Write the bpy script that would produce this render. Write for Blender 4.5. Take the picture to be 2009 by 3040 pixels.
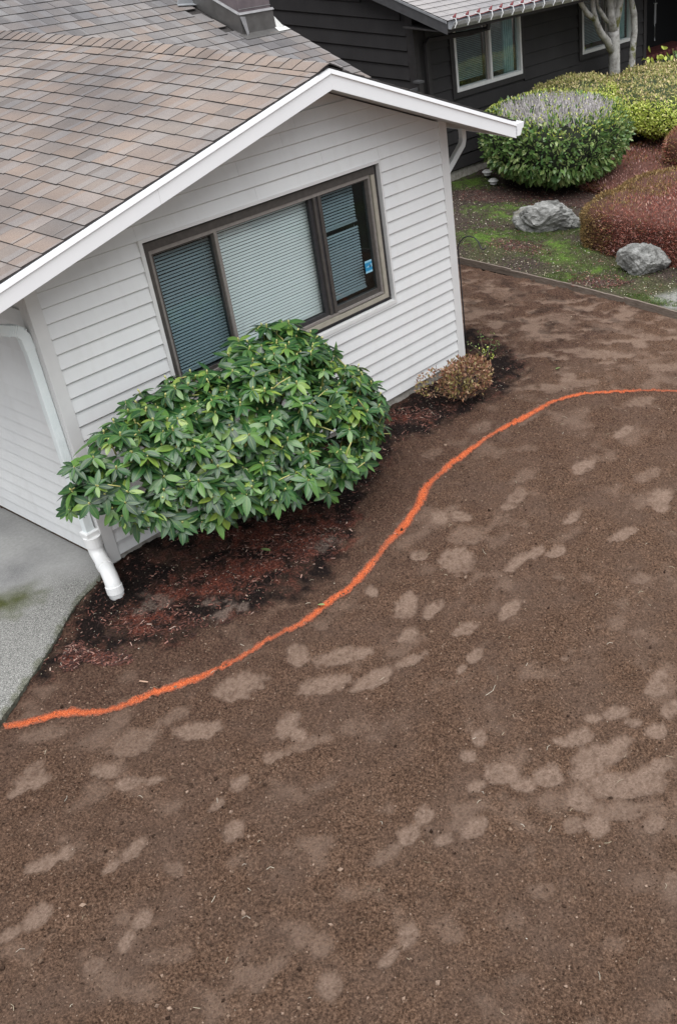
import bpy, math, random
import numpy as np
from mathutils import Matrix, Vector
R_=random.Random(7); rng=np.random.default_rng(11)
S=bpy.context.scene
for o in list(bpy.data.objects): bpy.data.objects.remove(o)
COL=S.collection
# ---------------- camera, world, sun, exposure ----------------
cd=bpy.data.cameras.new('camera'); cam=bpy.data.objects.new('camera',cd); COL.objects.link(cam); S.camera=cam
Rg=(.5587,-.8291,-.0208);Up=(.4647,.2922,.8359);Fw=(.6869,.4767,-.5485)
m=Matrix(((Rg[0],Up[0],-Fw[0],-3.4274),(Rg[1],Up[1],-Fw[1],-6.8136),(Rg[2],Up[2],-Fw[2],4.8355),(0,0,0,1)))
cam.matrix_world=m
cd.sensor_fit='VERTICAL'; cd.sensor_height=24; cd.lens=3093.31/3040*24
cd.shift_x=-(1700.26-1004.5)/3040; cd.clip_start=.1; cd.clip_end=600
w=bpy.data.worlds.new('World'); S.world=w; w.use_nodes=True; nt=w.node_tree; nt.nodes.clear()
SUN_EL=math.radians(74); SUN_AZ=math.radians(212)    # azimuth clockwise from +Y
sk=nt.nodes.new('ShaderNodeTexSky'); sk.sky_type='NISHITA'; sk.sun_disc=False
sk.sun_elevation=SUN_EL; sk.sun_rotation=SUN_AZ; sk.dust_density=3; sk.air_density=1.0; sk.ozone_density=1
hs=nt.nodes.new('ShaderNodeHueSaturation'); hs.inputs['Saturation'].default_value=.22
bg=nt.nodes.new('ShaderNodeBackground'); bg.inputs['Strength'].default_value=.06
wo=nt.nodes.new('ShaderNodeOutputWorld')
nt.links.new(sk.outputs[0],hs.inputs['Color']); nt.links.new(hs.outputs[0],bg.inputs[0]); nt.links.new(bg.outputs[0],wo.inputs[0])
sl=bpy.data.lights.new('sun','SUN'); sl.energy=1.5; sl.angle=math.radians(85); sl.color=(.985,.99,1)
so=bpy.data.objects.new('sun',sl); COL.objects.link(so)
sd=Vector((math.sin(SUN_AZ)*math.cos(SUN_EL),math.cos(SUN_AZ)*math.cos(SUN_EL),math.sin(SUN_EL)))
so.rotation_euler=sd.to_track_quat('Z','Y').to_euler(); so.location=(0,0,20)
S.view_settings.view_transform='Standard'; S.view_settings.look='None'; S.view_settings.gamma=1; S.view_settings.exposure=1.47
try: S.view_settings.use_curve_mapping=False
except Exception: pass
S.render.engine='CYCLES'
# ---------------- helpers ----------------
def tag(o,label=None,cat=None,group=None,kind=None):
    if label:o['label']=label
    if cat:o['category']=cat
    if group:o['group']=group
    if kind:o['kind']=kind
    return o
def empty(name,loc=(0,0,0)):
    o=bpy.data.objects.new(name,None); COL.objects.link(o); o.location=loc; o.empty_display_size=.1; return o
def link(name,me,parent=None,mat=None,mw=None):
    o=bpy.data.objects.new(name,me); COL.objects.link(o)
    if mat is not None:
        for q in (mat if isinstance(mat,(list,tuple)) else [mat]): me.materials.append(q)
    if parent is not None:
        o.parent=parent; o.matrix_parent_inverse=inv(parent)
    if mw is not None: o.matrix_basis=mw
    return o
def inv(p): return p.matrix_basis.inverted()
def meshnp(name,V,F,attrs=None,uv=None,smooth=False,midx=None):
    V=np.asarray(V,np.float32)
    me=bpy.data.meshes.new(name)
    if isinstance(F,np.ndarray):
        k=F.shape[1]; n=F.shape[0]; flat=F.ravel().astype(np.int32); starts=np.arange(n,dtype=np.int32)*k; tot=np.full(n,k,np.int32)
    else:
        n=len(F); tot=np.array([len(f) for f in F],np.int32); starts=np.concatenate([[0],np.cumsum(tot)[:-1]]).astype(np.int32); flat=np.array([i for f in F for i in f],np.int32)
    me.vertices.add(len(V)); me.vertices.foreach_set('co',V.ravel())
    me.loops.add(len(flat)); me.loops.foreach_set('vertex_index',flat)
    me.polygons.add(n); me.polygons.foreach_set('loop_start',starts); me.polygons.foreach_set('loop_total',tot)
    if midx is not None: me.polygons.foreach_set('material_index',np.asarray(midx,np.int32))
    me.polygons.foreach_set('use_smooth',np.full(n,smooth))
    if uv is not None:
        l=me.uv_layers.new(name='UVMap'); l.data.foreach_set('uv',np.asarray(uv,np.float32)[flat].ravel())
    for a,v in (attrs or {}).items():
        at=me.attributes.new(a,'FLOAT','POINT'); at.data.foreach_set('value',np.asarray(v,np.float32))
    me.update(calc_edges=True); return me
def obj(name,V,F,mat,parent=None,**k):
    return link(name,meshnp(name,V,F,**k),parent,mat)
class MB:
    def __init__(s): s.V=[];s.F=[]
    def box(s,x0,x1,y0,y1,z0,z1):
        b=len(s.V); s.V+=[(x0,y0,z0),(x1,y0,z0),(x1,y1,z0),(x0,y1,z0),(x0,y0,z1),(x1,y0,z1),(x1,y1,z1),(x0,y1,z1)]
        s.F+=[[b+i for i in f] for f in((0,3,2,1),(4,5,6,7),(0,1,5,4),(1,2,6,5),(2,3,7,6),(3,0,4,7))]; return s
    def prism(s,poly,d):   # poly list of 3d pts, extruded by vector d
        b=len(s.V); n=len(poly); s.V+=[tuple(p) for p in poly]+[tuple(p[i]+d[i] for i in range(3)) for p in poly]
        s.F+=[[b+i for i in range(n)][::-1],[b+n+i for i in range(n)]]+[[b+i,b+(i+1)%n,b+n+(i+1)%n,b+n+i] for i in range(n)]; return s
    def tube(s,pts,rad,n=8,cap=True):
        pts=[Vector(p) for p in pts]; N=len(pts)
        if not isinstance(rad,(list,tuple)): rad=[rad]*N
        b=len(s.V); up=None
        for i,p in enumerate(pts):
            t=((pts[min(i+1,N-1)]-p).normalized()+(p-pts[max(i-1,0)]).normalized()).normalized()
            if up is None: up=Vector((0,0,1)) if abs(t.z)<.9 else Vector((1,0,0))
            a=t.cross(up).normalized(); c=a.cross(t).normalized(); up=c
            for k in range(n):
                th=2*math.pi*k/n; s.V.append(tuple(p+(a*math.cos(th)+c*math.sin(th))*rad[i]))
        for i in range(N-1):
            for k in range(n): s.F.append([b+i*n+k,b+i*n+(k+1)%n,b+(i+1)*n+(k+1)%n,b+(i+1)*n+k])
        if cap: s.F+=[[b+k for k in range(n)][::-1],[b+(N-1)*n+k for k in range(n)]]
        return s
    def rtube(s,pts,w,d,up0):   # rectangular section pipe
        pts=[Vector(p) for p in pts]; N=len(pts); b=len(s.V); up0=Vector(up0)
        for i,p in enumerate(pts):
            t=((pts[min(i+1,N-1)]-p).normalized()+(p-pts[max(i-1,0)]).normalized()).normalized()
            a=t.cross(up0).normalized(); c=a.cross(t).normalized()
            for sa,sc in((-1,-1),(1,-1),(1,1),(-1,1)): s.V.append(tuple(p+a*(sa*w/2)+c*(sc*d/2)))
        for i in range(N-1):
            for k in range(4): s.F.append([b+i*4+k,b+i*4+(k+1)%4,b+(i+1)*4+(k+1)%4,b+(i+1)*4+k])
        s.F+=[[b+k for k in range(4)][::-1],[b+(N-1)*4+k for k in range(4)]]; return s
    def disc(s,c,r,h,n=20,top=None):
        b=len(s.V); rt=r if top is None else top
        for z,rr in((0,r),(h,rt)):
            for k in range(n): a=2*math.pi*k/n; s.V.append((c[0]+rr*math.cos(a),c[1]+rr*math.sin(a),c[2]+z))
        s.F+=[[b+k for k in range(n)][::-1],[b+n+k for k in range(n)]]+[[b+k,b+(k+1)%n,b+n+(k+1)%n,b+n+k] for k in range(n)]; return s
    def build(s,name,mat,parent=None,smooth=False,bevel=0):
        o=obj(name,np.array(s.V,np.float32),s.F,mat,parent,smooth=smooth)
        if bevel:
            b=o.modifiers.new('bevel','BEVEL'); b.width=bevel; b.segments=2; b.limit_method='ANGLE'
        return o
def vnoise(x,y,sc,seed=0):
    x=np.asarray(x)/sc+seed*17.31+1000;y=np.asarray(y)/sc+seed*7.77+1000
    xi=np.floor(x).astype(np.int64);yi=np.floor(y).astype(np.int64);fx=x-xi;fy=y-yi
    fx=fx*fx*(3-2*fx);fy=fy*fy*(3-2*fy)
    def h(a,b):
        n=(a*374761393+b*668265263+seed*974711)&0xffffffff
        n=((n^(n>>13))*1274126177)&0xffffffff
        return ((n^(n>>16))&0xffff)/65535.
    return (h(xi,yi)*(1-fx)+h(xi+1,yi)*fx)*(1-fy)+(h(xi,yi+1)*(1-fx)+h(xi+1,yi+1)*fx)*fy
def fbm(x,y,sc,seed=0,o=3):
    r=0;a=1;t=0
    for i in range(o): r=r+a*vnoise(x,y,sc/2**i,seed+i*5);t+=a;a*=.55
    return r/t
# ---- materials ----
class NT:
    def __init__(s,name):
        s.m=bpy.data.materials.new(name); s.m.use_nodes=True; s.t=s.m.node_tree; s.t.nodes.clear()
        s.out=s.n('OutputMaterial')
    def n(s,typ,**k):
        x=s.t.nodes.new('ShaderNode'+typ)
        for a,v in k.items(): setattr(x,a,v)
        return x
    def l(s,a,b): s.t.links.new(a,b)
    def noise(s,sc,det=3,rough=.55,vec=None,dim='3D'):
        x=s.n('TexNoise'); x.inputs['Scale'].default_value=sc; x.inputs['Detail'].default_value=det; x.inputs['Roughness'].default_value=rough
        if vec is not None: s.l(vec,x.inputs['Vector'])
        return x.outputs['Fac']
    def ramp(s,f,stops):
        x=s.n('ValToRGB'); e=x.color_ramp.elements
        while len(e)<len(stops): e.new(.5)
        for i,(p,c) in enumerate(stops): e[i].position=p; e[i].color=(*c,1)
        s.l(f,x.inputs[0]); return x.outputs[0]
    def mix(s,f,a,b,mode='MIX'):
        x=s.n('Mix',data_type='RGBA',blend_type=mode)
        for v,i in((f,0),(a,6),(b,7)):
            if isinstance(v,(int,float)): x.inputs[i].default_value=v
            elif isinstance(v,tuple): x.inputs[i].default_value=(*v,1)
            else: s.l(v,x.inputs[i])
        return x.outputs[2]
    def math(s,op,a,b=None):
        x=s.n('Math',operation=op)
        for i,v in enumerate((a,b)):
            if v is None: continue
            if isinstance(v,(int,float)): x.inputs[i].default_value=v
            else: s.l(v,x.inputs[i])
        return x.outputs[0]
    def attr(s,n): x=s.n('Attribute',attribute_name=n); return x.outputs['Fac']
    def pos(s): return s.n('NewGeometry').outputs['Position']
    def objc(s): return s.n('TexCoord').outputs['Object']
    def bump(s,h,st=.5,d=.01,prev=None):
        x=s.n('Bump'); x.inputs['Strength'].default_value=st; x.inputs['Distance'].default_value=d; s.l(h,x.inputs['Height'])
        if prev is not None: s.l(prev,x.inputs['Normal'])
        return x.outputs[0]
    def pbr(s,col,rough=.6,bump=None,metal=0,spec=.5,sss=None,coat=0):
        p=s.n('BsdfPrincipled')
        for v,i in((col,'Base Color'),(rough,'Roughness'),(metal,'Metallic'),(spec,'Specular IOR Level'),(coat,'Coat Weight')):
            if isinstance(v,tuple): p.inputs[i].default_value=(*v,1)
            elif isinstance(v,(int,float)): p.inputs[i].default_value=v
            else: s.l(v,p.inputs[i])
        if bump is not None: s.l(bump,p.inputs['Normal'])
        s.l(p.outputs[0],s.out.inputs[0]); return p
def simple(name,c1,c2=None,sc=20,rough=.6,bump=0,bsc=80,bd=.002,metal=0,spec=.5):
    t=NT(name); P=t.pos()
    col=c1 if c2 is None else t.ramp(t.noise(sc,4,vec=P),[(.3,c1),(.7,c2)])
    b=t.bump(t.noise(bsc,3,vec=P),bump,bd) if bump else None
    t.pbr(col,rough,b,metal,spec); return t.m
def siding_mat(name,c1,c2,grime,rough=.5):
    t=NT(name); P=t.pos(); mp=t.n('Mapping'); mp.inputs['Scale'].default_value=(1,1,6); t.l(P,mp.inputs[0])
    c=t.ramp(t.noise(3,3,vec=P),[(.3,c1),(.7,c2)])
    sx=t.n('Mapping'); sx.inputs['Scale'].default_value=(5,5,.7); t.l(P,sx.inputs[0])
    g=t.ramp(t.noise(2.2,5,.65,sx.outputs[0]),[(.5,(0,0,0)),(.8,(1,1,1))])
    c=t.mix(t.math('MULTIPLY',g,.3),c,grime)
    oi=t.n('ObjectInfo'); v=t.math('MULTIPLY_ADD',oi.outputs['Random'],.05); 
    v.node.inputs[2].default_value=.96
    hv=t.n('HueSaturation'); t.l(c,hv.inputs['Color']); t.l(v,hv.inputs['Value'])
    b=t.bump(t.noise(60,4,.6,mp.outputs[0]),.12,.002)
    b=t.bump(t.noise(1.7,2,vec=P),.12,.01,b)
    t.pbr(hv.outputs[0],rough,b,spec=.4); return t.m
M={}
M['siding']=siding_mat('white_vinyl_siding',(.69,.70,.70),(.73,.74,.735),(.56,.55,.53))
M['trim']=simple('grey_white_trim',(.64,.64,.635),(.69,.69,.68),6,.5,.1)
M['fascia']=simple('white_fascia_paint',(.87,.88,.89),(.90,.91,.92),3,.45,.08,40)
M['soffit']=simple('soffit_paint',(.42,.42,.41),(.48,.48,.47),6,.7)
M['pvc']=simple('white_pvc',(.84,.85,.84),(.88,.88,.87),12,.35,.05)
M['metalw']=simple('white_metal_downspout',(.76,.82,.82),(.82,.87,.87),9,.35,.06)
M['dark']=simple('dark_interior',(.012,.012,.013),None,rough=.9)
M['brown']=simple('bronze_window_frame',(.055,.050,.046),(.082,.074,.069),25,.45,.15,120)
M['bronzel']=simple('light_bronze_edge',(.20,.18,.17),(.26,.24,.22),40,.4)
M['beige']=simple('weathered_beige_sill',(.30,.28,.23),(.38,.35,.29),14,.7,.3,90)
M['blackgap']=simple('black_gap',(.02,.02,.024),(.04,.035,.035),30,.8)
M['blind']=simple('blind_slat_vinyl',(.71,.725,.72),(.74,.75,.745),9,.45)
M['ndark']=siding_mat('charcoal_lap_siding',(.022,.0205,.021),(.030,.028,.0285),(.045,.042,.042),.75)
M['ntrim']=simple('charcoal_trim',(.020,.018,.018),(.03,.027,.027),12,.7,.2)
M['nfascia']=simple('charcoal_fascia',(.055,.055,.058),(.075,.075,.078),12,.6,.2)
M['wframe']=simple('white_vinyl_frame',(.62,.62,.60),(.70,.70,.68),14,.5)
M['gutter']=simple('grey_gutter',(.33,.34,.36),(.45,.46,.47),9,.35,.1,metal=.4)
M['found']=simple('concrete_foundation',(.24,.22,.19),(.46,.44,.40),18,.9,.6,70,.01)
M['chim']=simple('chimney_sheet_metal',(.15,.125,.135),(.21,.175,.185),9,.5,.25,60,metal=.35)
M['lip']=simple('dull_flashing_lip',(.24,.235,.24),(.32,.315,.32),14,.5,metal=.4)
M['skirt']=simple('flashing_metal',(.13,.125,.12),(.17,.165,.16),12,.42,.25,50,metal=.5)
M['galv']=simple('galvanised_metal',(.42,.44,.46),(.5,.52,.54),20,.35,metal=.6)
M['iron']=simple('black_iron',(.02,.022,.026),(.035,.037,.042),30,.5,.3,200)
def glass(name,tint,rf=.06):
    t=NT(name); tr=t.n('BsdfTransparent'); tr.inputs[0].default_value=(*tint,1); gl=t.n('BsdfGlossy'); gl.inputs['Roughness'].default_value=.03
    gl.inputs[0].default_value=(.95,1,1,1)
    lw=t.n('LayerWeight'); fr=t.n('Math',operation='MULTIPLY_ADD'); t.l(t.math('POWER',lw.outputs['Facing'],4.5),fr.inputs[0]); fr.inputs[1].default_value=.8; fr.inputs[2].default_value=rf
    mx=t.n('MixShader'); t.l(fr.outputs[0],mx.inputs[0]); t.l(tr.outputs[0],mx.inputs[1]); t.l(gl.outputs[0],mx.inputs[2]); t.l(mx.outputs[0],t.out.inputs[0]); return t.m
M['glass']=glass('window_glass',(.94,.98,.98))
M['screen']=glass('insect_screen',(.78,.82,.84),.02)
def shingle_mat(name,src,pal,edge=False):
    t=NT(name); P=t.pos()
    r=t.n('ObjectInfo').outputs['Random'] if src=='obj' else t.n('NewGeometry').outputs['Random Per Island']
    uv=t.n('TexCoord').outputs['UV']; sp=t.n('SeparateXYZ'); t.l(uv,sp.inputs[0])
    c=t.ramp(r,pal); c.node.color_ramp.interpolation='LINEAR'
    r2=t.math('FRACT',t.math('MULTIPLY',r,37.7)); 
    # blend strip across the tab: greyer part on one side of some tabs and along the upper edge
    nx=t.noise(9,2,vec=P)
    side=t.math('GREATER_THAN',t.math('ADD',sp.outputs[0],t.math('MULTIPLY',nx,.15)),t.math('ADD',r2,.25))
    c=t.mix(t.math('MULTIPLY',side,.38),c,(.25,.25,.255))
    up=t.math('MULTIPLY',t.math('SUBTRACT',sp.outputs[1],.35),t.math('MULTIPLY',r2,1.1)); up.node.use_clamp=True
    c=t.mix(up,c,(.155,.152,.155))
    big=t.ramp(t.noise(.8,3,vec=P),[(.35,(.72,.72,.74)),(.62,(1.1,1.07,1.04))])
    c=t.mix(1.,c,big,'MULTIPLY')
    gr=t.noise(260,2,.7,P); c=t.mix(1.,c,t.ramp(gr,[(.3,(.6,.6,.6)),(.7,(1.38,1.38,1.38))]),'MULTIPLY')
    b=t.bump(t.noise(350,2,vec=P),.5,.003)
    t.pbr(c,.92,b,spec=.25); return t.m
PALT=[(0,(0.195,0.160,0.138)),(.2,(0.243,0.196,0.167)),(.4,(0.226,0.185,0.161)),(.58,(0.199,0.175,0.159)),(.78,(0.219,0.181,0.159)),(1,(0.150,0.135,0.127))]
PALG=[(0,(0.159,0.152,0.150)),(.3,(0.196,0.181,0.173)),(.5,(0.211,0.179,0.160)),(.7,(0.174,0.166,0.165)),(1,(0.127,0.122,0.122))]
M['sh_o']=shingle_mat('tan_shingle','obj',PALT); M['sh_i']=shingle_mat('tan_shingle_far','isl',PALT)
M['sg_o']=shingle_mat('grey_tan_shingle','obj',PALG); M['sg_i']=shingle_mat('grey_tan_shingle_far','isl',PALG)
M['shn']=shingle_mat('light_grey_shingle','isl',[(0,(.26,.25,.25)),(1,(.34,.33,.33))])
M['butt']=simple('shingle_cut_edge',(.03,.026,.026),(.05,.045,.042),60,.9)
def leaf_mat(name,pal,src='isl',rough=.24,rib=(.16,.24,.07),ribw=.06,trans=.25,under=None,dk=.35,spec=.5):
    t=NT(name); r=t.n('ObjectInfo').outputs['Random'] if src=='obj' else t.n('NewGeometry').outputs['Random Per Island']
    c=t.ramp(r,pal)
    uv=t.n('TexCoord').outputs['UV']; sp=t.n('SeparateXYZ'); t.l(uv,sp.inputs[0])
    if rib:
        d=t.math('ABSOLUTE',t.math('SUBTRACT',sp.outputs[0],.5)); k=t.math('LESS_THAN',d,ribw); c=t.mix(t.math('MULTIPLY',k,.6),c,rib)
    c=t.mix(t.math('MULTIPLY',t.noise(30,2,vec=t.pos()),dk),c,(.02,.045,.012))
    p=t.pbr(c,rough,t.bump(t.noise(120,2,vec=t.pos()),.15,.002),spec=spec)
    tl=t.n('BsdfTranslucent'); t.l(c,tl.inputs[0]); mx=t.n('MixShader'); mx.inputs[0].default_value=trans
    t.l(p.outputs[0],mx.inputs[1]); t.l(tl.outputs[0],mx.inputs[2]); t.l(mx.outputs[0],t.out.inputs[0]); return t.m
RH=[(0,(0.008,0.040,0.012)),(.35,(0.023,0.090,0.024)),(.65,(0.053,0.151,0.036)),(.88,(0.127,0.258,0.051)),(1,(0.299,0.403,0.068))]
M['rh_o']=leaf_mat('rhododendron_leaf',RH,'obj',rough=.32,spec=.6,trans=.15); M['rh_i']=leaf_mat('rhododendron_leaf_far',RH,rough=.32,spec=.6,trans=.15)
LA=[(0,(.05,.12,.035)),(.35,(.12,.22,.065)),(.7,(.21,.32,.10)),(1,(.42,.48,.20))]
M['la_o']=leaf_mat('laurel_leaf',LA,'obj',dk=.1); M['la_i']=leaf_mat('laurel_leaf_far',LA,dk=.1)
M['lime']=leaf_mat('boxwood_leaf_lime',[(0,(.24,.34,.045)),(.4,(.48,.58,.09)),(.75,(.66,.72,.16)),(1,(.78,.74,.34))],rough=.45,rib=None,dk=.08)
M['limeb']=leaf_mat('boxwood_leaf_bronzed',[(0,(.20,.22,.06)),(.4,(.38,.38,.12)),(.75,(.52,.42,.20)),(1,(.60,.46,.28))],rough=.5,rib=None,dk=.05)
M['heath']=leaf_mat('red_heath_needle',[(0,(0.109,0.026,0.021)),(.35,(0.312,0.075,0.051)),(.7,(0.437,0.176,0.128)),(1,(0.530,0.317,0.238))],rough=.6,rib=None,dk=0,trans=.15)
M['heatho']=leaf_mat('olive_heath_needle',[(0,(0.060,0.044,0.013)),(.4,(0.187,0.110,0.034)),(.8,(0.340,0.211,0.076)),(1,(0.425,0.317,0.145))],rough=.6,rib=None,dk=0,trans=.15)
M['heathd']=leaf_mat('pink_grey_heath',[(0,(.09,.04,.035)),(.4,(.28,.13,.11)),(.75,(.45,.25,.22)),(1,(.60,.42,.38))],rough=.6,rib=None,dk=0,trans=.15)
M['azalea']=leaf_mat('azalea_leaf_bronze',[(0,(.12,.055,.035)),(.35,(.34,.15,.09)),(.6,(.22,.19,.06)),(.85,(.50,.27,.18)),(1,(.58,.44,.27))],rough=.5,rib=None,dk=0)
M['grass']=leaf_mat('moss_grass',[(0,(.04,.09,.015)),(.5,(.10,.17,.03)),(1,(.18,.26,.06))],rough=.6,rib=None)
M['bud']=simple('yellow_green_bud',(.42,.44,.13),(.55,.52,.22),50,.5)
M['stem']=simple('yellow_green_stem',(.30,.34,.09),(.42,.36,.14),30,.55)
M['bark']=simple('brown_branch',(.07,.045,.032),(.14,.09,.065),30,.85,.4,90,.004)
M['cored']=simple('deep_shade_core',(.008,.011,.005),(.018,.024,.010),30,.95)
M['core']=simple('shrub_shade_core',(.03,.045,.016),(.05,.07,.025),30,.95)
M['twig']=simple('grey_cut_twig',(.34,.31,.31),(.58,.55,.54),40,.8,.3)
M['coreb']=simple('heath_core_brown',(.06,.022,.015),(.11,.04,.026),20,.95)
t=NT('pale_lichen_bark'); P=t.pos()
c=t.ramp(t.noise(9,5,.65,P),[(.3,(.17,.155,.14)),(.5,(.42,.41,.39)),(.7,(.58,.57,.55))])
c=t.mix(t.ramp(t.noise(4,4,.6,P),[(.58,(0,0,0)),(.66,(1,1,1))]),c,(.14,.14,.05))
t.pbr(c,.9,t.bump(t.noise(45,5,.7,P),.7,.01)); M['pale']=t.m
t=NT('grey_garden_rock'); P=t.pos()
c=t.ramp(t.noise(6,8,.65,P),[(.30,(.05,.05,.045)),(.42,(.16,.16,.15)),(.56,(.32,.32,.305)),(.74,(.52,.52,.50))])  # dark stops put crevice shade into the stone colour
c=t.mix(t.ramp(t.noise(2.5,4,.6,P),[(.6,(0,0,0)),(.75,(.6,.6,.6))]),c,(.20,.17,.10))
b=t.bump(t.noise(14,8,.75,P),1.,.06); t.pbr(c,.9,b); M['rock']=t.m
# bare soil
t=NT('bare_topsoil'); P=t.pos()
st=t.n('Mapping'); st.inputs['Rotation'].default_value=(0,0,math.radians(-50)); st.inputs['Scale'].default_value=(1,.85,1); t.l(P,st.inputs[0])
fine=t.noise(68,6,.76,st.outputs[0]); med=t.noise(5,4,.6,P)
c=t.ramp(fine,[(.31,(0.012,0.008,0.004)),(.42,(0.060,0.035,0.022)),(.51,(0.134,0.081,0.054)),(.62,(0.232,0.148,0.101)),(.76,(0.391,0.278,0.201))])  # low stops darken the crumb hollows, their shade put into the colour
c=t.mix(1.,c,t.ramp(med,[(.3,(.80,.76,.73)),(.7,(1.1,1.08,1.06))]),'MULTIPLY')
pc=t.ramp(t.noise(62,6,.78,P),[(.30,(0.093,0.059,0.043)),(.47,(0.232,0.160,0.120)),(.6,(0.294,0.209,0.159)),(.75,(0.412,0.303,0.240))])
vr=t.noise(2.2,4,.6,P); c=t.mix(t.ramp(vr,[(.42,(0,0,0)),(.66,(.5,.5,.5))]),c,(.140,.094,.071))
c=t.mix(t.attr('press'),c,pc)
c=t.mix(t.math('MULTIPLY',t.attr('bedside'),.62),c,t.ramp(fine,[(.32,(.010,.005,.0035)),(.5,(.066,.035,.025)),(.64,(.14,.080,.058)),(.8,(.26,.17,.13))]))
c=t.mix(t.attr('red'),c,t.ramp(fine,[(.34,(.018,.005,.003)),(.47,(.105,.030,.020)),(.64,(.30,.10,.065))]))
c=t.mix(t.attr('wet'),c,t.ramp(fine,[(.32,(.003,.002,.002)),(.5,(.010,.006,.005)),(.62,(.026,.016,.013)),(.8,(.08,.055,.046))]))
c=t.mix(t.attr('dry'),c,t.ramp(fine,[(.35,(.06,.042,.034)),(.68,(.30,.225,.185))]))
b=t.bump(t.noise(170,3,.7,P),.8,.008); b=t.bump(fine,.9,.022,b)
t.pbr(c,.95,b,spec=.15); M['soil']=t.m
t=NT('garden_soil_moss'); P=t.pos(); f=t.noise(38,6,.75,P)
c=t.ramp(f,[(.34,(.010,.007,.006)),(.5,(.042,.031,.025)),(.64,(.105,.08,.065)),(.8,(.30,.26,.21))])
mc=t.ramp(t.noise(45,4,.7,P),[(.36,(.02,.035,.008)),(.5,(.07,.13,.018)),(.64,(.14,.23,.035)),(.8,(.26,.34,.08))])
c=t.mix(t.attr('olive'),c,t.ramp(f,[(.34,(.018,.02,.009)),(.5,(.055,.06,.024)),(.64,(.115,.115,.055)),(.8,(.26,.25,.15))]))
c=t.mix(t.attr('moss'),c,mc)
c=t.mix(t.attr('brown'),c,t.ramp(f,[(.34,(.018,.010,.009)),(.5,(.07,.042,.036)),(.64,(.14,.09,.078)),(.8,(.28,.2,.18))]))
c=t.mix(t.attr('shade'),c,(.014,.011,.009))
c=t.mix(t.attr('gravel'),c,t.ramp(f,[(.3,(.13,.13,.12)),(.7,(.36,.36,.34))]))
t.pbr(c,.95,t.bump(f,.8,.015),spec=.2); M['garden']=t.m
t=NT('exposed_aggregate_concrete'); P=t.pos(); f=t.noise(150,3,.7,P)
agg=t.ramp(f,[(.32,(.045,.047,.043)),(.5,(.16,.158,.148)),(.68,(.45,.445,.42))])
sm=t.ramp(t.noise(40,4,.6,P),[(.3,(.27,.268,.258)),(.7,(.33,.328,.318))])
c=t.mix(t.attr('rough'),sm,agg)
c=t.mix(t.attr('damp'),c,t.ramp(f,[(.3,(.06,.06,.06)),(.7,(.24,.24,.24))]))
c=t.mix(t.attr('moss'),c,t.ramp(f,[(.3,(.018,.022,.006)),(.7,(.09,.10,.03))]))
t.pbr(c,.85,t.bump(f,.4,.004),spec=.3); M['conc']=t.m
t=NT('orange_marking_paint'); P=t.pos(); f=t.noise(120,4,.7,P)
c=t.ramp(f,[(.30,(.08,.022,.012)),(.43,(.38,.07,.025)),(.56,(.66,.15,.05)),(.72,(.80,.33,.17))])
d=t.attr('dens'); k=t.math('ADD',t.math('MULTIPLY',t.math('SUBTRACT',d,.42),2.4),t.math('ADD',.5,t.math('MULTIPLY',t.math('SUBTRACT',t.noise(95,5,.8,P),.5),4.5))); k.node.use_clamp=True
sc=t.ramp(f,[(.30,(.012,.008,.006)),(.52,(.10,.07,.052)),(.77,(.28,.22,.18))])
c=t.mix(k,t.mix(t.math('MULTIPLY',d,.8),sc,(.55,.11,.035)),c)
t.pbr(c,.8,t.bump(f,.9,.015),spec=.15); M['paint']=t.m
t=NT('bark_chip'); r=t.n('NewGeometry').outputs['Random Per Island']
t.pbr(t.ramp(r,[(0,(.014,.006,.005)),(.5,(.065,.022,.015)),(.84,(.15,.055,.038)),(.96,(.26,.13,.10)),(1,(.42,.32,.26))]),.85); M['chipr']=t.m
t=NT('soil_clod'); r=t.n('NewGeometry').outputs['Random Per Island']
t.pbr(t.ramp(r,[(0,(0.027,0.016,0.011)),(.5,(0.090,0.057,0.040)),(.85,(0.180,0.123,0.087)),(1,(0.306,0.221,0.167))]),.95,spec=.1); M['clod']=t.m
t=NT('pale_fleck'); r=t.n('NewGeometry').outputs['Random Per Island']
t.pbr(t.ramp(r,[(0,(.30,.24,.16)),(.5,(.45,.40,.28)),(1,(.66,.63,.54))]),.8); M['fleck']=t.m
t=NT('weathered_edging_wood'); P=t.pos(); mp=t.n('Mapping'); mp.inputs['Scale'].default_value=(8,1.2,8); t.l(P,mp.inputs[0])
t.pbr(t.ramp(t.noise(9,6,.7,mp.outputs[0]),[(.3,(.09,.07,.055)),(.6,(.20,.16,.13)),(.85,(.30,.26,.22))]),.9,t.bump(t.noise(20,5,.7,mp.outputs[0]),.5,.006)); M['edge']=t.m
M['chipl']=simple('pale_wood_chip',(.36,.22,.15),(.46,.32,.23),60,.8)
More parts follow.
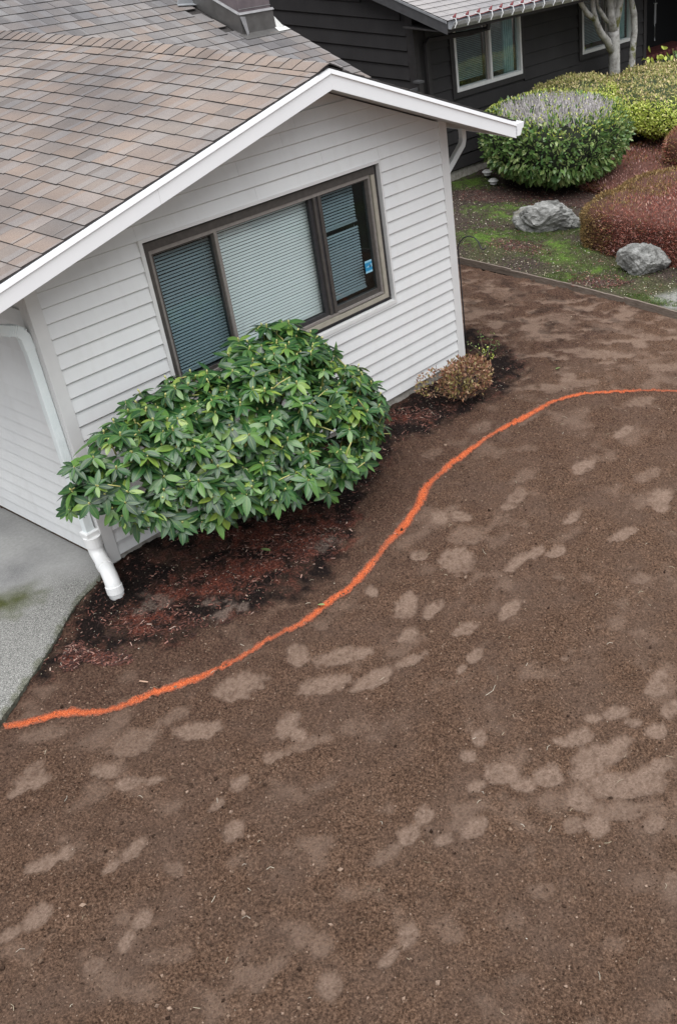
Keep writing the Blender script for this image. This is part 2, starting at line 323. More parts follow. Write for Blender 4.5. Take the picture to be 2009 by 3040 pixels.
FOOT=[(2.561,-2.653,0.118,-0.01,-0.033,-0.047,1),(2.575,-3.138,0.132,-0.044,-0.048,-0.051,1),(2.075,-2.819,0.085,-0.04,-0.043,-0.046,1),(1.789,-2.64,0.135,0,-0.029,-0.054,1),(2.405,-2.094,0.033,-0.052,-0.036,-0.027,1),(1.961,-1.699,0.038,-0.06,-0.083,-0.07,1),(2.072,-1.842,0.043,-0.068,-0.062,-0.051,1),(1.569,-2.202,0.137,-0.061,-0.089,-0.11,1),(1.444,-1.925,0.031,-0.049,-0.054,-0.047,1),(0.901,-1.929,0.025,-0.039,-0.055,-0.051,1),(0.906,-2.263,0.127,0.028,-0.026,-0.095,1),(0.968,-2.467,0.113,-0.009,-0.027,-0.052,1),(1.294,-2.952,0.126,-0.015,-0.033,-0.056,1),(0.94,-2.807,0.096,-0.034,-0.033,-0.047,1),(0.664,-2.524,0.081,0.001,-0.023,-0.057,1),(0.742,-3.053,0.076,-0.01,-0.027,-0.052,1),(0.576,-3.069,0.048,-0.002,-0.012,-0.029,1),(0.459,-2.704,0.114,-0.04,-0.027,-0.042,1),(0.17,-2.614,0.15,-0.033,-0.038,-0.074,1),(0.002,-2.397,0.082,-0.074,-0.046,-0.057,1),(0.316,-2.34,0.096,-0.064,-0.039,-0.052,1),(0.188,-2.234,0.089,-0.043,-0.028,-0.044,1),(0.137,-3.573,0.063,0.006,-0.012,-0.051,1),(-0.032,-3.611,0.037,-0.036,-0.035,-0.036,1),(2.125,-3.577,0.057,-0.05,-0.052,-0.039,0.6),(1.273,-4.247,0.026,-0.041,-0.041,-0.024,1),(1.134,-4.29,0.039,-0.06,-0.079,-0.046,1),(0.796,-4.181,0.042,-0.065,-0.052,-0.032,1),(0.683,-4.087,0.029,-0.046,-0.027,-0.018,1),(0.771,-4.323,0.029,-0.045,-0.036,-0.022,1),(0.79,-4.49,0.037,-0.057,-0.054,-0.031,1),(1.008,-4.471,0.085,-0.03,-0.037,-0.048,1),(0.491,-4.103,0.082,-0.048,-0.047,-0.053,1),(0.4,-4.038,0.033,-0.051,-0.034,-0.023,1),(0.403,-4.305,0.202,-0.071,-0.052,-0.077,1),(1.064,-3.602,0.018,-0.028,-0.025,-0.017,0.6),(3.097,-3.196,0.043,-0.068,-0.048,-0.028,1),(-1.626,-1.511,0.069,-0.011,-0.016,-0.058,1),(-1.737,-1.482,0.065,-0.02,-0.012,-0.038,1),(-1.344,-1.802,0.051,-0.079,-0.038,-0.054,1),(-1.332,-1.998,0.059,-0.042,-0.024,-0.048,1),(-1.234,-2.118,0.045,-0.054,-0.021,-0.031,1),(-0.958,-2.561,0.061,-0.015,-0.018,-0.048,1),(-1.137,-2.577,0.063,0.001,-0.008,-0.034,1),(-1.222,-2.828,0.069,0.014,-0.006,-0.064,1),(-1.629,-2.441,0.088,0.013,-0.006,-0.049,1),(-1.771,-2.44,0.055,0.001,-0.005,-0.033,1),(-1.976,-2.098,0.074,-0.028,-0.016,-0.053,1),(-1.858,-2.144,0.057,-0.013,-0.011,-0.042,1),(-2.202,-2.388,0.074,-0.008,-0.011,-0.062,1),(-2.339,-2.368,0.065,-0.016,-0.008,-0.038,1),(-1.898,-2.878,0.064,0.014,-0.002,-0.051,1),(-2.024,-2.921,0.061,0.028,0.004,-0.038,1),(-1.587,-2.75,0.03,-0.046,-0.033,-0.042,0.6),(-2.205,-2.904,0.042,-0.026,-0.015,-0.04,0.7),(-1.623,-3.998,0.036,-0.054,-0.05,-0.05,0.8),(-1.026,-3.313,0.061,-0.093,-0.043,-0.044,0.4),(-1.115,-1.791,0.112,-0.055,-0.025,-0.056,0.7),(-1.581,-1.371,0.071,-0.01,-0.011,-0.04,0.7),(-0.498,-2.679,0.14,-0.075,-0.025,-0.042,0.6),(-1.962,-3.175,0.09,-0.09,-0.027,-0.047,0.3),(-1.477,-3.804,0.063,-0.008,-0.014,-0.065,0.5),(-0.545,-3.693,0.07,0.006,-0.01,-0.06,1),(-0.69,-3.703,0.075,-0.016,-0.021,-0.055,1),(-0.448,-3.989,0.096,-0.023,-0.023,-0.053,1),(-0.616,-3.901,0.052,-0.032,-0.024,-0.036,1),(-0.86,-3.691,0.104,-0.035,-0.019,-0.042,0.5),(-1.181,-4.137,0.07,0.009,-0.002,-0.057,1),(-1.34,-4.145,0.066,0.002,-0.003,-0.035,1),(-0.028,-3.875,0.054,-0.084,-0.069,-0.053,1),(-0.033,-4.027,0.032,-0.088,-0.052,-0.028,1),(-0.189,-3.817,0.045,-0.027,-0.025,-0.034,1),(0.117,-4.131,0.043,-0.067,-0.071,-0.049,1),(0.416,-4.3,0.146,-0.088,-0.07,-0.078,1),(0.076,-4.381,0.042,-0.065,-0.068,-0.046,1),(0.281,-4.512,0.107,-0.165,-0.086,-0.054,1),(0.41,-4.648,0.064,-0.099,-0.088,-0.052,1),(0.566,-4.664,0.036,-0.056,-0.046,-0.026,1),(-0.045,-4.582,0.041,-0.063,-0.059,-0.038,1),(-0.12,-4.466,0.034,-0.053,-0.052,-0.035,0.7),(0.147,-4.847,0.067,-0.043,-0.041,-0.044,0.8),(0.112,-4.618,0.083,-0.128,-0.068,-0.042,0.7),(-0.584,-4.564,0.039,-0.059,-0.045,-0.032,0.4),(-0.155,-5.146,0.026,-0.04,-0.06,-0.034,0.6),(-0.633,-5.069,0.037,-0.056,-0.042,-0.026,0.3),(-0.815,-4.531,0.038,-0.058,-0.042,-0.031,0.3),(-0.373,-1.898,0.139,-0.093,-0.062,-0.1,1),(0.062,-2.004,0.041,-0.065,-0.071,-0.074,1),(-0.455,-2.449,0.119,0.028,-0.012,-0.074,1),(-0.472,-2.566,0.03,-0.047,-0.043,-0.045,1),(-0.796,-1.991,0.108,-0.099,-0.04,-0.063,1),(-1.087,-1.716,0.136,-0.067,-0.031,-0.069,0.7),(-0.686,-2.578,0.064,-0.034,-0.023,-0.041,0.8),(0.227,-2.262,0.148,-0.099,-0.05,-0.068,1),(-0.046,-2.368,0.142,-0.097,-0.051,-0.072,1),(-1.636,-1.437,0.089,-0.028,-0.02,-0.062,0.8),(-1.373,-1.167,0.115,-0.105,-0.032,-0.062,0.5),(-0.811,-1.75,0.134,-0.022,-0.021,-0.057,0.6),(1.554,-2.234,0.073,-0.116,-0.134,-0.109,0.7),(3.386,-1.005,0.134,-0.045,-0.079,-0.088,0.6),(4.051,-2.24,0.156,-0.023,-0.052,-0.056,1),(3.305,-2.264,0.138,-0.037,-0.068,-0.073,1),(2.58,-2.07,0.119,-0.018,-0.054,-0.072,0.8),(3.235,-3.114,0.143,-0.03,-0.075,-0.082,1),(1.979,-2.686,0.089,-0.018,-0.039,-0.053,1),(1.456,-1.913,0.037,-0.059,-0.054,-0.047,0.7),(1.874,-2.063,0.109,-0.092,-0.098,-0.096,0.6),(3.485,-2.837,0.145,-0.062,-0.063,-0.055,0.6),(3.868,-1.277,0.228,-0.02,-0.052,-0.064,0.6),(2.048,-1.735,0.127,0.01,-0.038,-0.073,0.6),(4.647,-1.267,0.228,-0.169,-0.078,-0.062,0.6),(0.894,-1.924,0.028,-0.045,-0.055,-0.052,0.5),(0.652,-2.49,0.066,-0.013,-0.028,-0.049,1),(2.756,-0.94,0.108,-0.037,-0.05,-0.061,0.5),(4.665,-2.04,0.147,-0.112,-0.075,-0.054,0.7),(4.803,-0.308,0.16,-0.114,-0.083,-0.072,0.7),(5.414,-1.094,0.123,-0.202,-0.094,-0.06,0.8),(5.498,-1.863,0.12,-0.196,-0.092,-0.053,0.7),(5.447,-0.254,0.032,-0.213,-0.09,-0.055,0.7),(5.665,0.859,0.025,-0.175,-0.087,-0.06,0.6),(6.088,-0.839,0.035,-0.265,-0.097,-0.052,0.6),(5.986,-0.182,0.03,-0.221,-0.108,-0.064,0.6),(6.084,-1.303,0.028,-0.205,-0.084,-0.042,0.7),(6.272,0.93,-0.017,-0.399,-0.118,-0.072,0.5)]
BED=[(-1.172,-.653),(-.782,-.77),(-.211,-1.228),(.248,-1.397),(.68,-1.588),(1.313,-1.291),(2.004,-.883),(2.729,-.59),(3.391,-.677),(3.986,-.756),(4.749,-.638),(5.191,.168),(5.23,.578),(4.4,.7),(4.4,.1),(-.1,.1)]
PAINT=[(-1.47,-.875),(-1.444,-.891),(-1.35,-.986),(-1.189,-1.126),(-1.015,-1.345),(-.757,-1.456),(-.524,-1.568),(-.287,-1.643),(-.016,-1.692),(.333,-1.764),(.694,-1.758),(1.142,-1.692),(1.593,-1.559),(1.942,-1.441),(2.269,-1.306),(2.74,-1.213),(3.206,-1.199),(3.727,-1.221),(4.231,-1.336),(4.598,-1.566),(4.857,-1.874),(5.066,-2.252),(5.2,-2.6),(5.25,-2.9)]
SLAB=[(.018,.061),(-.159,-.062),(-.441,-.169),(-.786,-.417),(-1.109,-.631),(-1.342,-.775),(-1.5,-.87),(-1.75,-1.1),(-2.1,-1.5),(-2.6,-2.2)]
BARK=[(.343,-.801,.391,-.286,-.144,-.218),(1.051,-1.014,.238,-.197,-.155,-.196),(.703,-.889,.348,-.204,-.134,-.201),(-.804,-.651,.116,.081,.001,-.095),(-.701,-.854,.085,-.176,-.047,-.06),(1.077,-.681,.411,-.383,-.122,-.154),(-.255,-.795,.191,-.3,-.095,-.125),(3.177,-.246,.158,-.256,-.122,-.108),(4.383,-.04,.098,-.16,-.166,-.134)]
DRY=[(-.114,-.635,.138,-.03,-.037,-.083),(.108,-1.177,.115,-.012,-.03,-.068),(.143,-.99,.053,-.084,-.042,-.051),(1.154,-1.155,.133,-.052,-.056,-.083),(-.072,-.503,.036,-.056,-.034,-.045),(.214,-1.247,.035,-.055,-.042,-.048)]
DARK=[(.038,-.97,.106,-.166,-.102,-.124),(.05,-.288,.24,-.088,-.068,-.136),(-.516,-.385,.297,.031,-.06,-.206),(.785,-.797,.151,-.238,-.066,-.074),(1.665,-1,.099,-.158,-.287,-.277),(2.621,-.415,.461,-.016,-.125,-.197),(3.683,-.265,.537,-.159,-.171,-.198),(4.554,-.32,.146,-.239,-.333,-.255),(1,-1.359,.189,-.021,-.081,-.152)]
MOSS=[(9.784,4.223,.212,-.369,-.341,-.273),(8.034,1.591,-.007,-.78,-.237,-.145),(7.558,1.038,.042,-.517,-.193,-.118),(8.799,2.773,.294,-.506,-.326,-.247),(8.663,1.433,.187,-.319,-.187,-.126),(8.121,1.803,.124,-.211,-.177,-.128),(7.439,.141,.118,-.381,-.183,-.109),(6.964,.49,.141,-.236,-.123,-.085),(6.937,-.86,.036,-.332,-.096,-.048),(7.706,2.327,.186,-.316,-.284,-.223)]
BROWN=[(7.665,1.693,.032,-.408,-.171,-.112),(7.127,.071,.168,-.281,-.173,-.112),(9.43,3.419,.34,-.59,-.251,-.192),(9.754,2.408,.301,-.52,-.358,-.246)]
# ---------------- ground ----------------
def emask(x,y,L,edge=.25,ns=.5,sc=.06,seed=3):
    r=np.zeros_like(x); n=(fbm(x,y,sc,seed,3)-.5)*2*ns
    for e in L:
        cx,cy,ax,ay,bx,by=e[:6]; wt=e[6] if len(e)>6 else 1.
        R=max(abs(ax)+abs(bx),abs(ay)+abs(by))*1.8
        k=np.where((abs(x-cx)<R)&(abs(y-cy)<R))[0]
        if len(k)==0: continue
        det=ax*by-ay*bx; dx=x[k]-cx;dy=y[k]-cy
        u=(dx*by-dy*bx)/det; v=(ax*dy-ay*dx)/det
        d=1-np.sqrt(u*u+v*v)+n[k]
        r[k]=np.maximum(r[k],wt*np.clip(d/edge+.2,0,1))
    return r
def inpoly(x,y,P):
    c=np.zeros(x.shape,bool);n=len(P)
    for i in range(n):
        x0,y0=P[i];x1,y1=P[(i+1)%n]
        if y0==y1: continue
        k=((y0>y)!=(y1>y))&(x<(x1-x0)*(y-y0)/(y1-y0)+x0); c^=k
    return c
def catmull(P,n=10):
    out=[];P=[P[0]]+list(P)+[P[-1]]
    for i in range(1,len(P)-2):
        for k in range(n):
            t=k/n;a,b,c,d=[np.array(q,float) for q in P[i-1:i+3]]
            out.append(.5*((2*b)+(-a+c)*t+(2*a-5*b+4*c-d)*t*t+(-a+3*b-3*c+d)*t**3))
    out.append(np.array(P[-2],float)); return np.array(out)
def dist_path(x,y,C):
    d=np.full(x.shape,9.); s=np.zeros(x.shape)
    for i in range(len(C)-1):
        a,b=C[i],C[i+1]; ab=b-a; L=ab@ab
        t=np.clip(((x-a[0])*ab[0]+(y-a[1])*ab[1])/L,0,1)
        q=np.hypot(x-a[0]-t*ab[0],y-a[1]-t*ab[1]); k=q<d; d[k]=q[k]; s[k]=i+t[k]
    return d,s
PC=catmull(PAINT,5)
SC=catmull(SLAB,5)
def slab_in(x,y): return inpoly(x,y,[tuple(p) for p in SC]+[(-4.5,-2.2),(-4.5,9),(.012,9)])
def slab_sd(x,y):
    d,_=dist_path(x,y,SC); return np.where(slab_in(x,y),np.where(x>-4.4,d,0.2),0)
def presspatch(x,y):
    p=np.clip((fbm(x,y,.028,77,3)-.22)*5,.6,1)*1.06*emask(x,y,[(f[0],f[1],f[2]*1.12,f[3]*1.12,f[4]*1.15,f[5]*1.15,f[6]) for f in FOOT],.32,.36,.042,3)*(.78+.4*fbm(x,y,.05,33,3))
    z=np.clip((fbm(x*.60+y*.5,(-x*.66+y*.75)*.45,.10,31,5)-.50)*8,0,1)   # trampled strip to the right of the house
    zone=np.clip((x-3.6)/.8,0,1)*np.clip((y+1.35+.35*(x-4.2))/.4,0,1)
    br=np.clip((fbm(x,y,.22,71,3)-.60)*6,0,1)*.45
    return np.clip(np.maximum(np.maximum(p,z*zone*.85),br),0,1)
def soil_h(x,y,press=None):
    if press is None: press=presspatch(x,y)
    h=(fbm(x,y,.5,1,2)-.5)*.03
    ca,sa=math.cos(.9),math.sin(.9); u=(x*ca+y*sa)*.6; v=-x*sa+y*ca
    c=vnoise(u,v,.045,11)*.5+vnoise(u,v,.024,12)*.35+vnoise(x,y,.013,13)*.25
    c2=np.clip(vnoise(x,y,.03,15)-.78,0,1)*.05
    h=h+(c-.55)*.034*(1-.8*press)+c2*2.2*(1-press)-.012*press+(fbm(x,y,.17,19,2)-.5)*.022
    h=h+.05*np.clip(1-abs(x-.3)/1.2,0,1)*np.clip(1+y/.5,0,1)
    return h-.12*np.clip(slab_sd(x,y)/.04,0,1)
def grid(name,x0,x1,y0,y1,st,hf,attrf,mat,keep,kind='structure'):
    nx=int((x1-x0)/st)+1;ny=int((y1-y0)/st)+1
    X,Y=np.meshgrid(np.linspace(x0,x1,nx),np.linspace(y0,y1,ny)); X=X.ravel();Y=Y.ravel()
    A=attrf(X,Y); H=hf(X,Y,A)
    i=np.arange(nx*ny).reshape(ny,nx); F=np.stack([i[:-1,:-1],i[:-1,1:],i[1:,1:],i[1:,:-1]],-1).reshape(-1,4)
    cx=X[F].mean(1);cy=Y[F].mean(1); F=F[keep(cx,cy)]
    us=np.unique(F); rm=np.zeros(nx*ny,np.int64); rm[us]=np.arange(len(us)); F=rm[F]
    o=obj(name,np.stack([X[us],Y[us],H[us]],1),F,mat,attrs={k:v[us] for k,v in A.items()},smooth=True)
    tag(o,kind=kind); return o
def soil_attr(X,Y):
    p=presspatch(X,Y)
    bedn=(fbm(X,Y,.12,41,3)-.5)*.35
    inb=inpoly(X,Y,BED); dB,_=dist_path(X,Y,np.array(BED+[BED[0]],float))
    sb=np.where(inb,dB,-dB)+bedn; bed=np.clip(sb/.14+.3,0,1)
    n2=fbm(X,Y,.10,51,4); n3=fbm(X,Y,.22,57,3)
    wet=bed*np.clip((n3-.30)*6,.62,1)
    wet=np.maximum(wet,bed*emask(X,Y,DARK,.5,.6,.09,9))
    red=np.clip(emask(X,Y,BARK,.5,.9,.08,5)*np.clip((n2-.30)*6,.2,1)*1.1+bed*np.clip((n2-.54)*6,0,1)*.5,0,1)
    wet=wet*(1-.85*red)
    dp,_=dist_path(X,Y,PC); hs=inpoly(X,Y,[tuple(q) for q in PC]+[(6.9,-2.9),(6.9,2.4),(5.3,2.4),(5.3,.5),(4.4,.6),(-.1,.3)]); far=np.clip((X-3.6)/1.2,0,1)
    bs=np.clip(np.where(hs,1.,0)*(1-far*.75)*np.clip(dp/.12+.2,0,1)+np.where(hs,0,1)*np.clip(1-dp/2.4,0,1)*.62+(fbm(X,Y,.35,88,3)-.5)*.5*np.clip(1.4-dp,0,1),0,1); zn=np.clip((X-3.4)/.8,0,1)*np.clip((Y+1.2)/.4,0,1); bs=np.maximum(bs,zn*(.55+.45*np.clip((fbm(X,Y,.15,93,4)-.4)*6,0,1)))
    dry=emask(X,Y,DRY,.5,.9,.05,8)*.75
    zone=np.clip((X-3.9)/.6,0,1)*np.clip((Y+1.1)/.4,0,1)
    wet=np.maximum(wet,bed*emask(X,Y,DARK,.4,.8,.08,9)*.96)
    wet=np.maximum(wet,zone*np.clip((fbm(X*1.2,Y*.8,.14,61,3)-.56)*6,0,1)*.45)
    return {'press':p*(1-bed),'wet':wet,'red':red,'dry':dry,'bedside':bs*(1-p*.75)}
def keep_soil(cx,cy):
    return ~((cx>.04)&(cx<4.35)&(cy>.06)) & (cx<6.83) & ~((cx<.0)&inpoly(cx,cy,SLAB+[(-3,-2.2),(-3,1.2),(.01,1.2)])&(cy>-99)&(cx<-.2-.0*cy)&False)
grid('soil_ground',-3.3,6.84,-6.2,2.35,.0165,lambda x,y,A:soil_h(x,y,A['press']),soil_attr,M['soil'],keep_soil)
o=MB().box(-3.3,6.86,2.35,30,-.3,-.01).box(-60,-3.3,-60,60,-.3,-.012).box(-3.3,60,-60,-6.2,-.3,-.012).build('far_ground',M['soil']); tag(o,kind='structure')
# concrete slab
SC=catmull(SLAB,5)
ys=SC
def slab_attr(X,Y):
    r=np.clip((.40-Y-X*.25+ (fbm(X,Y,.3,5,2)-.5)*.5)/.5,0,1)
    damp=emask(X,Y,[(-.46,.58,.12,-.22,-.28,-.12,.75),(-.15,1.3,.1,-.1,.05,.2,.4)],1.2,.5,.15,4)
    moss=emask(X,Y,[(-.72,.26,.17,-.20,-.18,-.14,1.),(-.9,.42,.14,-.14,-.18,-.16,1.)],1.0,.5,.1,6)
    dm,_=dist_path(X,Y,SC)
    moss=np.maximum(moss,np.clip(1-dm/.03+(fbm(X,Y,.06,8,2)-.5)*2,0,1)*.5)
    return {'rough':r,'damp':damp,'moss':moss}
def slab_in(x,y): return inpoly(x,y,[tuple(p) for p in SC]+[(-4.5,-2.2),(-4.5,9),(.012,9)])
def slab_h(X,Y,A):
    dm,_=dist_path(X,Y,SC); return .045-.03*np.clip(1-dm/.02,0,1)**2+(fbm(X,Y,.02,9,2)-.5)*.003*A['rough']-.012*(abs(Y-1.56+.05*X)<.014)
sb=grid('concrete_driveway',-4.5,.012,-2.3,3.,.014,slab_h,slab_attr,M['conc'],slab_in)
mb=MB(); P2=[(p[0],p[1],.03) for p in SC[::-1]]
mb.prism([(p[0],p[1],-.1) for p in SC]+[(-4.5,-2.2,-.1),(-4.5,9,-.1),(.012,9,-.1)],(0,0,.125)); o=mb.build('driveway_edge',simple('mossy_slab_edge',(.03,.032,.02),(.12,.12,.09),30,.95)); tag(o,kind='structure')
# paint line on the soil
def paint_strip():
    V=[];F=[]; st=.008; L=PC; seg=np.hypot(*(L[1:]-L[:-1]).T); cum=np.concatenate([[0],np.cumsum(seg)]); n=int(cum[-1]/st)
    s=np.linspace(0,cum[-1],n); px=np.interp(s,cum,L[:,0]);py=np.interp(s,cum,L[:,1]); tx=np.gradient(px);ty=np.gradient(py);q=np.hypot(tx,ty);tx/=q;ty/=q
    px=px-ty*(vnoise(s,s*0,.25,5)-.5)*.03;py=py+tx*(vnoise(s,s*0,.25,5)-.5)*.03
    ws=np.arange(-.095,.0951,st); m=len(ws)
    X=px[:,None]-ty[:,None]*ws;Y=py[:,None]+tx[:,None]*ws
    X=X+rng.normal(0,.0012,X.shape);Y=Y+rng.normal(0,.0012,X.shape)
    Z=soil_h(X.ravel(),Y.ravel()).reshape(X.shape)+.0042
    i=np.arange(n*m).reshape(n,m);F=np.stack([i[:-1,:-1],i[:-1,1:],i[1:,1:],i[1:,:-1]],-1).reshape(-1,4)
    cw=np.broadcast_to((ws[:-1]+ws[1:])/2,(n-1,m-1)).ravel(); cs=np.repeat((s[:-1]+s[1:])/2,m-1)
    cx=X.ravel()[F].mean(1);cy=Y.ravel()[F].mean(1)
    wid=(.013+.009*vnoise(cs,cs*0,.3,9))*np.clip(1.25-cs*.045,.7,1.1)+.006*(vnoise(cs,cs*0,.06,10)-.5)
    pr=1/(1+np.exp((abs(cw)-wid)/.009)); pr*=.55+.6*vnoise(cx,cy,.02,3); pr*=np.clip(.75+.5*vnoise(cs,cs*0,.5,4),0,1)
    dens=1/(1+np.exp((abs(cw)-wid)/.015))*np.clip(.45+.75*vnoise(cs,cs*0,.4,4),0,1.1); k=(dens>.10+.16*rng.random(len(pr)))&(cx<6)&~slab_in(cx,cy)
    dv=(1/(1+np.exp((abs(np.broadcast_to(ws,(n,m)))-((.013+.009*vnoise(s,s*0,.3,9))*np.clip(1.25-s*.045,.7,1.1))[:,None])/.015))*np.clip(.45+.75*vnoise(s,s*0,.4,4),0,1.1)[:,None]).ravel()
    F=F[k]; us=np.unique(F); rm=np.zeros(n*m,np.int64);rm[us]=np.arange(len(us))
    V=np.stack([X.ravel(),Y.ravel(),Z.ravel()],1)[us]
    o=obj('paint_line',V,rm[F],M['paint'],smooth=True,attrs={'dens':dv[us]})
    tag(o,'bright orange spray paint line curving across the bare soil from driveway to right edge','paint line')
paint_strip()
# scatter helpers
OCT_V=np.array([(1,0,0),(-1,0,0),(0,1,0),(0,-1,0),(0,0,1),(0,0,-1)],float)*.5
OCT_F=np.array([(0,2,4),(2,1,4),(1,3,4),(3,0,4),(2,0,5),(1,2,5),(3,1,5),(0,3,5)])
def euler(a,b,c):
    ca,sa,cb,sb,cc,sc=np.cos(a),np.sin(a),np.cos(b),np.sin(b),np.cos(c),np.sin(c)
    R=np.empty((len(a),3,3))
    R[:,0,0]=cc*cb;R[:,0,1]=cc*sb*sa-sc*ca;R[:,0,2]=cc*sb*ca+sc*sa
    R[:,1,0]=sc*cb;R[:,1,1]=sc*sb*sa+cc*ca;R[:,1,2]=sc*sb*ca-cc*sa
    R[:,2,0]=-sb;R[:,2,1]=cb*sa;R[:,2,2]=cb*ca
    return R
def batch(V,F,Rm,T,Sc=None,uv=None):
    n=len(T); VV=np.broadcast_to(V,(n,)+V.shape)
    if Sc is not None: VV=VV*(Sc[:,None,:] if Sc.ndim==2 else Sc[:,None,None])
    VV=np.einsum('nij,nkj->nki',Rm,VV)+T[:,None,:]
    FF=F[None]+(np.arange(n)*len(V))[:,None,None]
    return VV.reshape(-1,3),FF.reshape(-1,F.shape[1]),(None if uv is None else np.tile(uv,(n,1)))
def scatter(name,V,F,T,Rm,Sc,mat,parent=None,kind='stuff',uv=None,label=None,cat=None,smooth=False):
    v,f,u=batch(V,F,Rm,T,Sc,uv); o=obj(name,v,f,mat,parent,uv=u,smooth=smooth); tag(o,label,cat,kind=kind); return o
def rr(n): return rng.random(n)
# clods: density falls with distance from the camera
n=90000; x=rr(n)*9.6-2.9; y=rr(n)*7.6-6; d=np.hypot(x+3.4,y+6.8)
k=(rr(n)<np.clip(1.5-d/9,.12,1))&~((x>0)&(x<4.4)&(y>0))&~slab_in(x,y)&(presspatch(x,y)<.35)&(x<6.8)&~(inpoly(x,y,BED)&(rr(n)<.93)); x=x[k];y=y[k];n=len(x)
s=.0045+.007*rr(n)**2.2+.016*(rr(n)<.05*np.clip(1.6-np.hypot(x+2.4,y+3.4)/1.6,.35,2))*rr(n)
JV=OCT_V*np.array([1,1,1]); 
v=soil_h(x,y)
scatter('soil_clods',JV,OCT_F,np.stack([x,y,v+s*.2],1),euler(rr(n)*6.3,rr(n)*6.3,rr(n)*6.3),np.stack([s*(1.1+rr(n)),s*(.9+.8*rr(n)),s*(.9+.5*rr(n))],1),M['clod'])
# bark chips
BOXV=np.array([(a,b,c) for c in(-.5,.5) for b in(-.5,.5) for a in(-.5,.5)]);BOXF=np.array([(0,2,3,1),(4,5,7,6),(0,1,5,4),(1,3,7,5),(3,2,6,7),(2,0,4,6)])
def spot(L,n,spread=1.):
    i=rng.integers(0,len(L),n);a=np.array([l[:6] for l in L])[i];th=rr(n)*6.283;r=np.sqrt(rr(n))*spread
    return a[:,0]+a[:,2]*r*np.cos(th)+a[:,4]*r*np.sin(th),a[:,1]+a[:,3]*r*np.cos(th)+a[:,5]*r*np.sin(th)
x,y=spot(BARK,2900,1.15); xb=rr(3600)*6-1;yb=-rr(3600)*1.4; kb=inpoly(xb,yb,BED); x=np.concatenate([x,xb[kb]]);y=np.concatenate([y,yb[kb]])
k=~((x>-.0)&(x<4.4)&(y>-.02))&~slab_in(x,y);x=x[k];y=y[k];n=len(x)
L=.012+.03*rr(n)**1.5
scatter('bark_mulch',BOXV,BOXF,np.stack([x,y,soil_h(x,y)+.006],1),euler((rr(n)-.5)*.7,(rr(n)-.5)*.6,rr(n)*6.3),np.stack([L,.003+.006*rr(n),.0015+.002*rr(n)],1),M['chipr'])
# pale flecks, rootlets
x=rr(1500)*9.5-2.9;y=rr(1500)*7.5-6; x2=rr(1300)*6-1.1;y2=-rr(1300)*1.3;k2=inpoly(x2,y2,BED);k=rr(1500)<.09
x=np.concatenate([x[k],x2[k2]]);y=np.concatenate([y[k],y2[k2]]);k=~((x>-.1)&(x<4.4)&(y>-.03))&~slab_in(x,y)&(x<6.8);x=x[k];y=y[k];n=len(x)
scatter('pale_flecks',OCT_V,OCT_F,np.stack([x,y,soil_h(x,y)+.008],1),euler(rr(n),rr(n),rr(n)*6.3),np.stack([.004+.012*rr(n)**3,.003+.005*rr(n),.002+.003*rr(n)],1),M['fleck'])
mb=MB()
for i in range(240):
    x=R_.uniform(-2.9,5.5);y=R_.uniform(-6,-.1)
    if 0<x<4.4 and y>-.1 or bool(slab_in(np.array([x]),np.array([y]))[0]): continue
    a=R_.uniform(0,6.3);b=a+R_.uniform(-1,1);L=R_.uniform(.008,.026)*(2.6 if R_.random()<.03 else 1);z=float(soil_h(np.array([x]),np.array([y]))[0])+.008
    mb.tube([(x,y,z),(x+L*math.cos(a),y+L*math.sin(a),z+.006),(x+L*math.cos(a)+L*math.cos(b),y+L*math.sin(a)+L*math.sin(b),z)],.0011,3)
tag(mb.build('rootlets',M['fleck']),kind='stuff')
# ---- garden next door ----
EDGE=[(6.87,3.0),(6.86,2.05),(6.85,1.2),(6.84,.25),(6.80,-.55),(6.72,-1.33),(6.62,-2.3),(6.5,-3.4)]
HUM=[(8.34,1.1)]
def gard_attr(X,Y):
    n=fbm(X,Y,.25,5,4); n2=fbm(X,Y,.6,9,3)
    olive=np.clip((n2-.38)*4,0,1)*np.clip((2.9-Y)/1.,0,1)*np.clip((9.0-X)/.6,0,1)*.7
    moss=emask(X,Y,MOSS,.9,1.1,.06,5)*np.clip((n-.38)*5,.1,1)*.9
    brown=emask(X,Y,BROWN,.7,.9,.12,6)
    gravel=emask(X,Y,[(7.25,-1.35,.5,-.2,.1,.45,1.)],.6,.5,.15,7)
    return {'moss':moss,'olive':olive,'brown':brown,'gravel':gravel*.9,'shade':0*X}
def gard_h(X,Y,A=None):
    h=.05+(fbm(X,Y,.4,21,3)-.5)*.05+(fbm(X,Y,.05,22,3)-.5)*.022
    if A is not None: h=h+A['moss']*.015
    return h
def keepg(x,y): return (x>np.interp(y,[e[1] for e in EDGE][::-1],[e[0] for e in EDGE][::-1]))&~((x>9.05)&(y>4.55)&(x<15.7))
grid('garden_ground',6.45,20,-5,9,.035,gard_h,gard_attr,M['garden'],keepg)
o=MB().box(20,80,-60,80,-.2,.02).box(6.5,20,-60,-5,-.2,.02).box(6.9,20,9,80,-.2,.02).build('far_garden_ground',M['garden']); tag(o,kind='structure')
x,y=spot(MOSS,9000,1.15); x3=6.9+rr(5000)*2.6;y3=rr(5000)*5-2; x=np.concatenate([x,x3]);y=np.concatenate([y,y3]); k=keepg(x,y)&(y<4.4);x=x[k];y=y[k];n=len(x)
TRI=np.array([(-.5,0,0),(.5,0,0),(.15,.25,1)]);TF=np.array([(0,1,2)])
scatter('moss_tufts',TRI,TF,np.stack([x,y,gard_h(x,y)+.0],1),euler((rr(n)-.5)*1.2,(rr(n)-.5)*1.2,rr(n)*6.3),np.stack([.006+.005*rr(n),.01*np.ones(n),.015+.02*rr(n)],1),M['grass'])
